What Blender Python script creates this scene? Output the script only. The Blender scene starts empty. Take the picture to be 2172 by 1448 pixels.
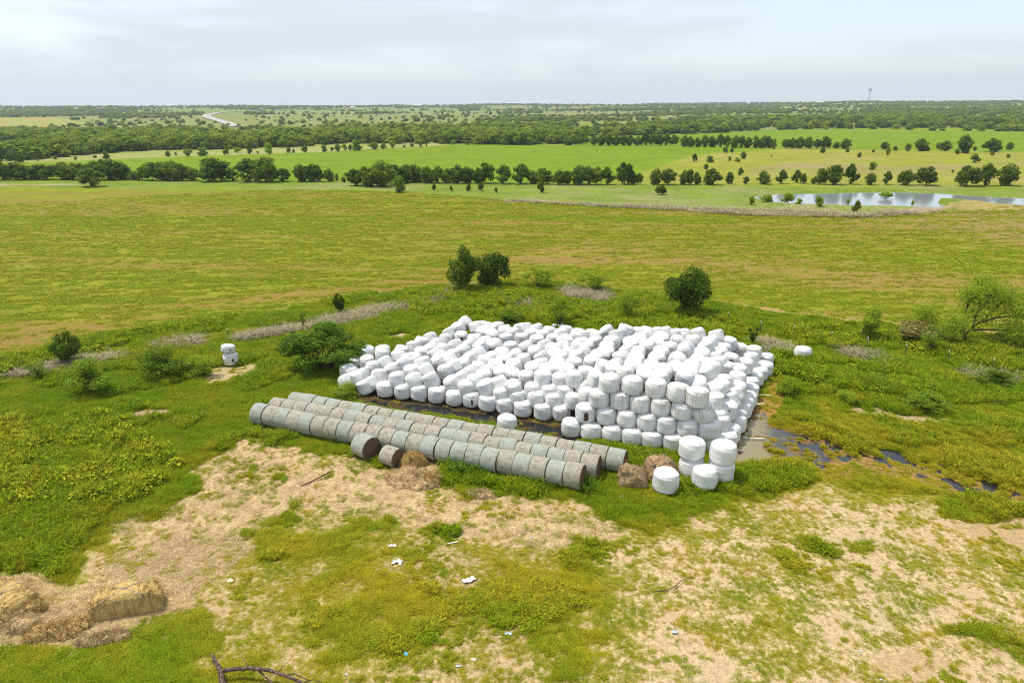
import bpy, math, random
import numpy as np
from mathutils import Matrix, Vector, Euler

rng = np.random.default_rng(7)
random.seed(7)
S = bpy.context.scene
COL = S.collection
R = math.radians

# ------------------------------------------------------------------ camera
CAM_H, F, W0, H0 = 18.0, 1448.0, 2172.0, 1448.0
PITCH = math.atan((724 - 230) / F)
ROLL = R(0.35)
cam_d = bpy.data.cameras.new('camera')
cam = bpy.data.objects.new('camera', cam_d)
COL.objects.link(cam)
cam_d.sensor_width = 36.0
cam_d.lens = 36.0 * F / W0
cam_d.clip_end = 20000
cam_d.clip_start = 0.5
MR = (Matrix.Rotation(R(90) - PITCH, 4, 'X') @ Matrix.Rotation(-ROLL, 4, 'Z'))
cam.matrix_world = Matrix.Translation((0, 0, CAM_H)) @ MR
S.camera = cam
RM = np.array(MR.to_3x3())

# ------------------------------------------------------------------ numpy noise
def _hash(ix, iy, seed):
    h = (ix.astype(np.int64) * 374761393 + iy.astype(np.int64) * 668265263 + seed * 1442695041) & 0x7fffffff
    h = ((h ^ (h >> 13)) * 1274126177) & 0x7fffffff
    h = (h ^ (h >> 16)) & 0xffff
    return h / 65535.0
def vnoise(x, y, seed=0):
    x = np.asarray(x, float); y = np.asarray(y, float)
    ix = np.floor(x); iy = np.floor(y)
    fx = x - ix; fy = y - iy
    fx = fx * fx * (3 - 2 * fx); fy = fy * fy * (3 - 2 * fy)
    a = _hash(ix, iy, seed); b = _hash(ix + 1, iy, seed)
    c = _hash(ix, iy + 1, seed); d = _hash(ix + 1, iy + 1, seed)
    return (a * (1 - fx) + b * fx) * (1 - fy) + (c * (1 - fx) + d * fx) * fy
def fbm(x, y, seed=0, o=3):
    s = 0; a = 0.5; t = 0
    for i in range(o):
        s = s + a * vnoise(x * 2 ** i + 17.3 * i, y * 2 ** i - 9.1 * i, seed + i); t += a; a *= .5
    return s / t
def sst(a, b, x):
    t = np.clip((x - a) / (b - a), 0, 1)
    return t * t * (3 - 2 * t)

# ------------------------------------------------------------------ terrain and projection
def terrain_far(x, y):
    r = np.hypot(x, y)
    t = np.clip(r - 560, 0, None)
    z = 0.0130 * t * t / (t + 130.0)
    z = z + sst(600, 1200, r) * ((fbm(x / 420, y / 420, 31) - .5) * 11 + (fbm(x / 1100, y / 1100, 33) - .5) * 10)
    z = np.where(r > 3100, z - (r - 3100) * .06, z)
    return z
def proj(x, y, z):
    p = np.stack([x, y, z - CAM_H], -1) @ RM        # world -> camera
    d = np.maximum(-p[..., 2], 1e-3)
    return 1086 + F * p[..., 0] / d, 724 - F * p[..., 1] / d, d
def ray(px, py):
    d = np.array([(px - 1086) / F, -(py - 724) / F, -1.0])
    return RM @ d
def G(px, py, z=0.0):
    """point on the plane at height z under a pixel"""
    d = ray(px, py)
    t = (z - CAM_H) / d[2]
    return Vector((d[0] * t, d[1] * t, z))
def GT(px, py):
    """point on the terrain under a pixel"""
    d = ray(px, py)
    t = 10.0
    while t < 3600:
        x, y, z = d[0] * t, d[1] * t, CAM_H + d[2] * t
        if z <= float(terrain_far(np.array(x), np.array(y))):
            return Vector((x, y, float(terrain_far(np.array(x), np.array(y)))))
        t *= 1.0015
        t += .02
    x, y = d[0] * 3050 / math.hypot(d[0], d[1]), d[1] * 3050 / math.hypot(d[0], d[1])
    return Vector((x, y, float(terrain_far(np.array(x), np.array(y)))))
def mpp(p):
    """metres per photo pixel at a point"""
    v = RM.T @ np.array([p[0], p[1], p[2] - CAM_H])
    return -v[2] / F

def poly_sd(poly, px, py):
    P = np.array(poly, float)
    n = len(P)
    out = np.full(px.shape, -1e4)
    x0, y0 = P.min(0) - 40; x1, y1 = P.max(0) + 40
    sel = (px > x0) & (px < x1) & (py > y0) & (py < y1)
    if not sel.any():
        return out
    x = px[sel]; y = py[sel]
    d2 = np.full(x.shape, 1e9); ins = np.zeros(x.shape, bool)
    for i in range(n):
        ax, ay = P[i]; bx, by = P[(i + 1) % n]
        ex, ey = bx - ax, by - ay
        t = np.clip(((x - ax) * ex + (y - ay) * ey) / (ex * ex + ey * ey + 1e-9), 0, 1)
        d2 = np.minimum(d2, (x - ax - t * ex) ** 2 + (y - ay - t * ey) ** 2)
        c = ((ay > y) != (by > y))
        with np.errstate(divide='ignore', invalid='ignore'):
            xi = (bx - ax) * (y - ay) / (by - ay) + ax
        ins ^= c & (x < xi)
    s = np.sqrt(d2); s[~ins] *= -1
    out[sel] = s
    return out

# ------------------------------------------------------------------ tagging / mesh helpers
def tag(o, label=None, cat=None, group=None, kind=None):
    if label: o['label'] = label
    if cat: o['category'] = cat
    if group: o['group'] = group
    if kind: o['kind'] = kind
    return o
def link(o, parent=None):
    COL.objects.link(o)
    if parent is not None: o.parent = parent
    return o
def mobj(name, me, parent=None, mat=None):
    o = bpy.data.objects.new(name, me)
    if mat is not None and len(me.materials) == 0: me.materials.append(mat)
    return link(o, parent)
def empty(name, loc, rz=0):
    o = bpy.data.objects.new(name, None)
    o.location = loc; o.rotation_euler = (0, 0, rz); o.empty_display_size = .2
    return link(o)
def np_mesh(name, V, faces_idx, sizes, smooth=False, mat=None):
    """V (n,3); faces_idx flat loop vertex indices; sizes per face"""
    me = bpy.data.meshes.new(name)
    V = np.asarray(V, np.float32).reshape(-1, 3)
    fi = np.asarray(faces_idx, np.int32).ravel(); sz = np.asarray(sizes, np.int32).ravel()
    me.vertices.add(len(V)); me.vertices.foreach_set('co', V.ravel())
    me.loops.add(len(fi)); me.loops.foreach_set('vertex_index', fi)
    me.polygons.add(len(sz))
    st = np.concatenate([[0], np.cumsum(sz)[:-1]]).astype(np.int32)
    me.polygons.foreach_set('loop_start', st)
    if smooth: me.polygons.foreach_set('use_smooth', np.ones(len(sz), bool))
    me.update(calc_edges=True)
    me.validate()
    if mat: me.materials.append(mat)
    return me
def grid_mesh(name, V, nu, nv, smooth=True, mat=None, wrap_u=False):
    """V (nv,nu,3)"""
    idx = np.arange(nu * nv).reshape(nv, nu)
    if wrap_u: idx2 = np.concatenate([idx, idx[:, :1]], 1)
    else: idx2 = idx
    f = np.stack([idx2[:-1, :-1], idx2[:-1, 1:], idx2[1:, 1:], idx2[1:, :-1]], -1).reshape(-1, 4)
    return np_mesh(name, V.reshape(-1, 3), f, np.full(len(f), 4), smooth, mat)
def tubes_mesh(name, paths, segs=6, mat=None):
    """paths: list of (points, radii)"""
    V = []; Fc = []; base = 0
    for pts, rad in paths:
        pts = [Vector(p) for p in pts]
        for i, p in enumerate(pts):
            t = (pts[min(i + 1, len(pts) - 1)] - pts[max(i - 1, 0)]).normalized()
            a = t.orthogonal().normalized() if abs(t.z) > .95 else t.cross(Vector((0, 0, 1))).normalized()
            b = t.cross(a)
            for k in range(segs):
                an = 2 * math.pi * k / segs
                V.append(p + (a * math.cos(an) + b * math.sin(an)) * rad[i])
        for i in range(len(pts) - 1):
            for k in range(segs):
                k2 = (k + 1) % segs
                Fc.append((base + i * segs + k, base + i * segs + k2, base + (i + 1) * segs + k2, base + (i + 1) * segs + k))
        Fc.append(tuple(base + k for k in range(segs))[::-1])
        Fc.append(tuple(base + (len(pts) - 1) * segs + k for k in range(segs)))
        base += len(pts) * segs
    me = bpy.data.meshes.new(name)
    me.from_pydata([tuple(v) for v in V], [], Fc)
    for p in me.polygons: p.use_smooth = True
    if mat: me.materials.append(mat)
    return me
def fattr(me, name, data, dom='POINT'):
    a = me.attributes.new(name, 'FLOAT', dom); a.data.foreach_set('value', np.asarray(data, np.float32).ravel())
def vattr(me, name, data):
    a = me.attributes.new(name, 'FLOAT_VECTOR', 'POINT'); a.data.foreach_set('vector', np.asarray(data, np.float32).ravel())

# ------------------------------------------------------------------ materials
class NT:
    def __init__(s, name):
        s.m = bpy.data.materials.new(name); s.m.use_nodes = True
        s.t = s.m.node_tree; s.n = s.t.nodes; s.n.clear()
        s.out = s.n.new('ShaderNodeOutputMaterial')
    def new(s, ty, **kw):
        x = s.n.new(ty)
        for k, v in kw.items(): setattr(x, k, v)
        return x
    def l(s, a, b): s.t.links.new(a, b)
    def put(s, sock, v):
        if hasattr(v, 'is_linked') or isinstance(v, bpy.types.NodeSocket): s.l(v, sock)
        else: sock.default_value = v
    def math(s, op, a, b=0.5, c=0.0, clamp=False):
        x = s.new('ShaderNodeMath', operation=op, use_clamp=clamp)
        s.put(x.inputs[0], a); s.put(x.inputs[1], b)
        if op in ('SMOOTH_MIN', 'MULTIPLY_ADD', 'COMPARE'): s.put(x.inputs[2], c)
        return x.outputs[0]
    def mr(s, v, a, b, c=0.0, d=1.0, smooth=True):
        x = s.new('ShaderNodeMapRange', interpolation_type='SMOOTHSTEP' if smooth else 'LINEAR')
        s.put(x.inputs[0], v)
        for i, q in enumerate((a, b, c, d)): s.put(x.inputs[i + 1], q)
        return x.outputs[0]
    def mix(s, f, a, b, mode='MIX'):
        x = s.new('ShaderNodeMix', data_type='RGBA', blend_type=mode)
        s.put(x.inputs[0], f)
        for i, v in ((6, a), (7, b)):
            if isinstance(v, (tuple, list)): v = tuple(v) + ((1,) if len(v) == 3 else ())
            s.put(x.inputs[i], v)
        return x.outputs[2]
    def noise(s, scale, vec=None, detail=3, rough=.55, dist=0.0):
        x = s.new('ShaderNodeTexNoise'); x.inputs['Scale'].default_value = scale
        x.inputs['Detail'].default_value = detail; x.inputs['Roughness'].default_value = rough
        x.inputs['Distortion'].default_value = dist
        if vec is not None: s.l(vec, x.inputs['Vector'])
        return x.outputs[0]
    def mapping(s, vec, scale=(1, 1, 1), rot=(0, 0, 0), loc=None):
        x = s.new('ShaderNodeMapping'); x.inputs['Scale'].default_value = scale; x.inputs['Rotation'].default_value = rot
        s.l(vec, x.inputs['Vector'])
        if loc is not None: s.put(x.inputs['Location'], loc)
        return x.outputs[0]
    def coord(s, k='Object'): return s.new('ShaderNodeTexCoord').outputs[k]
    def attr(s, name, ty='GEOMETRY', out='Fac'):
        x = s.new('ShaderNodeAttribute', attribute_name=name, attribute_type=ty); return x.outputs[out]
    def rnd(s): return s.new('ShaderNodeObjectInfo').outputs['Random']
    def bsdf(s, col, rough=.8, spec=.3, bump=None, bstr=.3, bdist=.05, trans=0.0, tcol=None):
        p = s.new('ShaderNodeBsdfPrincipled')
        s.put(p.inputs['Base Color'], tuple(col) + (1,) if isinstance(col, tuple) else col)
        s.put(p.inputs['Roughness'], rough); s.put(p.inputs['Specular IOR Level'], spec)
        if bump is not None:
            b = s.new('ShaderNodeBump'); b.inputs['Strength'].default_value = bstr; b.inputs['Distance'].default_value = bdist
            s.l(bump, b.inputs['Height']); s.l(b.outputs[0], p.inputs['Normal'])
        sh = p.outputs[0]
        if trans > 0:
            t = s.new('ShaderNodeBsdfTranslucent'); s.put(t.inputs[0], tcol if tcol is not None else col)
            mx = s.new('ShaderNodeMixShader'); mx.inputs[0].default_value = trans
            s.l(sh, mx.inputs[1]); s.l(t.outputs[0], mx.inputs[2]); sh = mx.outputs[0]
        s.l(sh, s.out.inputs[0]); s.p = p
        return s.m

def leaf_mat(name, dark, light, trans=.3, inst=False):
    n = NT(name)
    t = n.attr('tint'); r = n.rnd()
    f = n.math('ADD', n.math('MULTIPLY', t, .60), n.math('MULTIPLY', r, .60))
    c = n.mix(n.math('MULTIPLY', f, 1.0, clamp=True), dark, light)
    return n.bsdf(c, .75, .12, trans=.4)
M = {}
M['leaf_dark'] = leaf_mat('leaf_dark', (.045, .090, .006), (.165, .240, .016))
M['leaf_row'] = leaf_mat('leaf_row', (.050, .095, .007), (.20, .275, .018))
M['leaf_mid'] = leaf_mat('leaf_mid', (.095, .165, .008), (.25, .35, .022))
M['leaf_light'] = leaf_mat('leaf_light', (.18, .26, .010), (.36, .46, .03))
M['leaf_wood'] = leaf_mat('leaf_wood', (.055, .108, .009), (.32, .40, .032))
M['leaf_yellow'] = leaf_mat('leaf_yellow', (.22, .20, .05), (.42, .38, .14))
M['leaf_weed'] = leaf_mat('leaf_weed', (.09, .17, .012), (.21, .33, .025))
n = NT('bark'); v = n.noise(9, n.mapping(n.coord(), (1, 1, .25)), 4)
M['bark'] = n.bsdf(n.mix(v, (.05, .035, .022), (.16, .12, .085)), .9, .1, v, .6)
n = NT('dead_wood'); v = n.noise(14, n.coord(), 4)
M['dead_wood'] = n.bsdf(n.mix(n.mr(v, .35, .65), (.045, .028, .022), (.20, .14, .11)), .9, .1, v, .6)

def grass_mat(name, olive, green, trans=.3):
    n = NT(name)
    lush = n.attr('lush', 'INSTANCER'); r = n.rnd(); t = n.attr('tint')
    c = n.mix(n.math('ADD', lush, n.math('MULTIPLY', n.math('SUBTRACT', r, .5), .35), clamp=True), olive, green)
    k = n.mr(t, 0, 1, .38, 1.55, False)
    c = n.mix(1.0, c, n.new('ShaderNodeCombineColor').outputs[0], 'MULTIPLY')
    mul = n.n[-2] if False else None
    cc = [x for x in n.n if x.type == 'COMBINE_COLOR'][0]
    for i in range(3): n.l(k, cc.inputs[i])
    return n.bsdf(c, .7, .15, trans=trans)
M['grass'] = grass_mat('grass_blades', (.52, .445, .022), (.245, .375, .006), .40)
M['crop'] = grass_mat('crop_leaves', (.42, .365, .014), (.235, .385, .006), .42)
M['dry'] = grass_mat('dry_stalks', (.34, .29, .15), (.50, .44, .29), .2)
M['straw'] = grass_mat('straw_stalks', (.52, .39, .20), (.78, .61, .34), .25)

# white plastic bale film
n = NT('bale_film')
oc = n.coord()
loc = n.new('ShaderNodeCombineXYZ'); rr = n.rnd()
n.l(n.math('MULTIPLY', rr, 37.0), loc.inputs[0]); n.l(n.math('MULTIPLY', rr, 91.0), loc.inputs[1])
dirt = n.attr('dirt', 'OBJECT')
streak = n.noise(1.0, n.mapping(oc, (13, 13, .9), loc=loc.outputs[0]), 3, .6)
blot = n.noise(1.9, n.mapping(oc, (1, 1, .8), loc=loc.outputs[0]), 3, .6)
speck = n.noise(4.2, n.mapping(oc, (1, 1, 1), loc=loc.outputs[0]), 1.5, .5)
f1 = n.math('MULTIPLY', n.mr(streak, .40, .72), n.mr(blot, .32, .72))
f2 = n.math('MULTIPLY', f1, n.math('MULTIPLY', dirt, 1.0), clamp=True)
c = n.mix(n.math('MULTIPLY', rr, 1.0), (.65, .65, .65), (.72, .715, .705))
c = n.mix(f2, c, (.33, .305, .27))
brown = n.math('MULTIPLY', n.mr(n.noise(2.3, n.mapping(oc, (1, 1, 2), loc=loc.outputs[0]), 4, .6), .58, .75), n.mr(dirt, .3, 1.2, 0, .5))
c = n.mix(brown, c, (.52, .44, .33))
sp = n.math('MULTIPLY', n.mr(speck, .735, .755), n.mr(rr, .45, .5))
c = n.mix(sp, c, (.05, .035, .03))
wr = n.noise(1.0, n.mapping(oc, (7, 7, 1.3), loc=loc.outputs[0]), 4, .6)
film = n.noise(6.0, n.mapping(oc, (1, 1, 2.2), loc=loc.outputs[0]), 3, .6)
h = n.math('ADD', n.math('ADD', n.math('MULTIPLY', wr, .7), n.math('MULTIPLY', film, .35)), n.math('MULTIPLY', n.noise(1.0, n.mapping(oc, (.7, .7, 11), loc=loc.outputs[0]), 2, .5), .5))
M['film'] = n.bsdf(c, .40, .35, h, .7, .07)
M['film'].node_tree.nodes['Principled BSDF'] if False else None
n = NT('torn_opening'); v = n.noise(20, n.mapping(n.coord(), (1, 1, 1)), 4)
M['torn'] = n.bsdf(n.mix(n.mr(v, .35, .7), (.035, .024, .016), (.17, .13, .06)), .95, .05, v, .7)

# net wrapped hay
def net_mat(name, a, b, tealamt):
    n = NT(name); oc = n.coord(); rr = n.rnd()
    loc = n.new('ShaderNodeCombineXYZ'); n.l(n.math('MULTIPLY', rr, 53.0), loc.inputs[0]); n.l(n.math('MULTIPLY', rr, 21.0), loc.inputs[2])
    big = n.noise(1.6, n.mapping(oc, (1, 1, 1), loc=loc.outputs[0]), 4, .6)
    fine = n.noise(22, n.mapping(oc, (1, 1, 1), loc=loc.outputs[0]), 4, .7)
    hay = n.noise(45, n.mapping(oc, (.3, 1, 1)), 2, .6)
    c = n.mix(n.mr(fine, .3, .7), a, b)
    c = n.mix(n.math('MULTIPLY', n.mr(hay, .52, .75), .65), c, (.13, .105, .075))
    dk = n.noise(3.2, n.mapping(oc, (1, 1, 1), loc=loc.outputs[0]), 4, .65)
    c = n.mix(n.math('MULTIPLY', n.mr(dk, .44, .72), .75), c, (.185, .155, .11))
    teal = n.math('MULTIPLY', n.mr(big, .60 - tealamt * .22, .80 - tealamt * .16), .25 + .45 * tealamt)
    c = n.mix(teal, c, (.315, .405, .39))
    hot = n.mr(n.noise(2.7, n.mapping(oc, (1, 2, 2), loc=loc.outputs[0]), 3, .6), .68, .72)
    c = n.mix(n.math('MULTIPLY', hot, .6 * tealamt), c, (.34, .58, .60))
    return n.bsdf(c, .8, .2, n.math('ADD', fine, n.math('MULTIPLY', hay, .8)), .6, .04)
M['net_grey'] = net_mat('net_wrap_grey', (.29, .28, .225), (.48, .455, .37), .25)
M['net_teal'] = net_mat('net_wrap_teal', (.28, .295, .245), (.46, .475, .41), .70)
n = NT('hay_end'); oc = n.coord()
v = n.noise(14, n.mapping(oc, (1, 1, 1)), 5, .7)
M['hay_end'] = n.bsdf(n.mix(n.mr(v, .3, .7), (.075, .048, .028), (.22, .15, .09)), .95, .05, v, .9, .06)
def hay_mat(name, a, b, c3):
    n = NT(name); oc = n.coord()
    f = n.noise(34, n.mapping(oc, (.35, 1, 1)), 4, .7); g = n.noise(3.0, oc, 4, .6)
    fl = n.noise(1.0, n.mapping(oc, (9, .6, 1.2)), 4, .65)
    c = n.mix(n.mr(f, .3, .7), a, b)
    c = n.mix(n.math('MULTIPLY', n.mr(fl, .5, .68), .6), c, c3)
    c = n.mix(n.math('MULTIPLY', n.mr(g, .5, .75), .6), c, c3)
    return n.bsdf(c, .95, .05, n.math('ADD', f, n.math('MULTIPLY', fl, 1.2)), .9, .07)
M['hay_gold'] = hay_mat('hay_gold', (.46, .31, .10), (.76, .55, .23), (.22, .13, .035))
M['hay_tan'] = hay_mat('hay_tan', (.46, .33, .16), (.70, .52, .28), (.30, .20, .09))
M['hay_brown'] = hay_mat('hay_brown', (.28, .19, .10), (.54, .39, .22), (.15, .10, .06))
def plain(name, a, b, sc=12, rough=.5, spec=.4, bs=.3):
    n = NT(name); v = n.noise(sc, n.coord(), 4)
    return n.bsdf(n.mix(v, a, b), rough, spec, v, bs, .03)
M['scrap_white'] = plain('scrap_film_white', (.62, .62, .60), (.86, .86, .85), 9)
M['scrap_blue'] = plain('scrap_film_blue', (.03, .30, .80), (.10, .50, .95), 9)
M['scrap_pale'] = plain('scrap_net_pale_blue', (.30, .43, .52), (.50, .60, .66), 9)
M['scrap_orange'] = plain('scrap_orange', (.7, .22, .04), (.8, .35, .1), 9)
M['scrap_cream'] = plain('scrap_cream', (.60, .52, .36), (.80, .74, .60), 9)
M['stone'] = plain('pale_stone', (.46, .38, .27), (.66, .57, .44), 9, .9, .2)
M['rust'] = plain('rusty_pipe', (.07, .028, .018), (.19, .09, .06), 20, .8)
M['twine'] = plain('twine_blue_grey', (.36, .36, .52), (.52, .52, .68), 20, .7)
M['post'] = plain('post_paint', (.05, .06, .05), (.10, .10, .085), 10, .6)
M['post_tip'] = plain('post_tip_paint', (.7, .7, .68), (.82, .82, .8), 10, .5)
M['wall_pale'] = plain('wall_pale', (.55, .5, .42), (.68, .63, .55), 1, .8)
M['roof_white'] = plain('roof_metal', (.66, .66, .66), (.78, .78, .77), 1, .5)
M['roof_brown'] = plain('roof_brown', (.20, .12, .09), (.30, .2, .15), 1, .8)
M['mast'] = plain('mast_steel', (.34, .35, .38), (.45, .46, .49), 3, .6)
M['road'] = plain('road_concrete', (.33, .315, .29), (.41, .39, .365), .2, .8)
M['window'] = plain('window_glass', (.03, .035, .04), (.06, .07, .08), 3, .15)
n = NT('water_pond'); v = n.noise(1.0, n.mapping(n.coord(), (.6, 2.2, 1)), 4, .6)
M['pond'] = n.bsdf((.26, .285, .30), .10, 1.0, v, .10, .06)
n = NT('water_dark'); v = n.noise(3.0, n.coord(), 3, .6)
M['puddle'] = n.bsdf((.012, .012, .014), .07, .55, v, .05, .02)
WX = G(1622, 915).x + 1.6
n = NT('water_mud'); v = n.noise(3.0, n.coord(), 3, .6)
M['puddle_mud'] = PM = n.bsdf(n.mix(n.mr(n.math('ADD', n.new('ShaderNodeSeparateXYZ').outputs[0], n.math('MULTIPLY', n.noise(.5, n.coord(), 3), 5.0)), WX, WX + 2.5), (.22, .18, .08), (.014, .014, .018)), .08, .8, v, .06, .02)

_sx = [q for q in n.n if q.type == 'SEPXYZ'][0]; n.l(n.new('ShaderNodeNewGeometry').outputs['Position'], _sx.inputs[0])

# ------------------------------------------------------------------ ground zones
POND = [(1588, 416), (1640, 411), (1700, 409), (1800, 407), (1900, 406), (1990, 408), (2060, 413), (2172, 418), (2330, 421), (2330, 437), (2172, 437),
        (2110, 433), (2080, 428), (2040, 424), (1995, 421), (1988, 427), (2018, 438), (1985, 442), (1900, 438), (1800, 437), (1700, 434), (1640, 430), (1610, 424)]
PUD_FRONT = [(792, 848), (880, 858), (960, 868), (1040, 880), (1130, 895), (1200, 908), (1215, 935), (1150, 925), (1110, 912), (1040, 905), (990, 890), (930, 880), (860, 872), (800, 862)]
PUD_RIGHT = [(1552, 968), (1578, 922), (1600, 885), (1622, 872), (1640, 905), (1690, 925), (1760, 935), (1812, 958), (1790, 985), (1735, 990), (1700, 972), (1650, 962), (1610, 985)]
PUD_STREAK = [(1815, 955), (1900, 955), (1990, 982), (2090, 1018), (2165, 1042), (2160, 1060), (2080, 1052), (1980, 1014), (1880, 988), (1815, 976)]
NEAR_FIELD = [(-800, 835), (0, 768), (60, 745), (130, 724), (300, 692), (500, 667), (640, 647), (800, 617), (945, 602), (1000, 600), (1100, 594), (1250, 604), (1420, 628), (1600, 648), (1750, 668), (2172, 702), (3000, 770),
              (3000, 430), (2172, 438), (2050, 445), (1980, 452), (1850, 458), (1600, 455), (1300, 433), (1080, 422), (900, 409), (740, 403), (0, 396), (-800, 393)]
GB = (.150, .205, .012)     # green blades
OL = (.25, .21, .025)     # olive
STRAW = (.56, .405, .225)
BARE = (.53, .395, .225)
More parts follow.
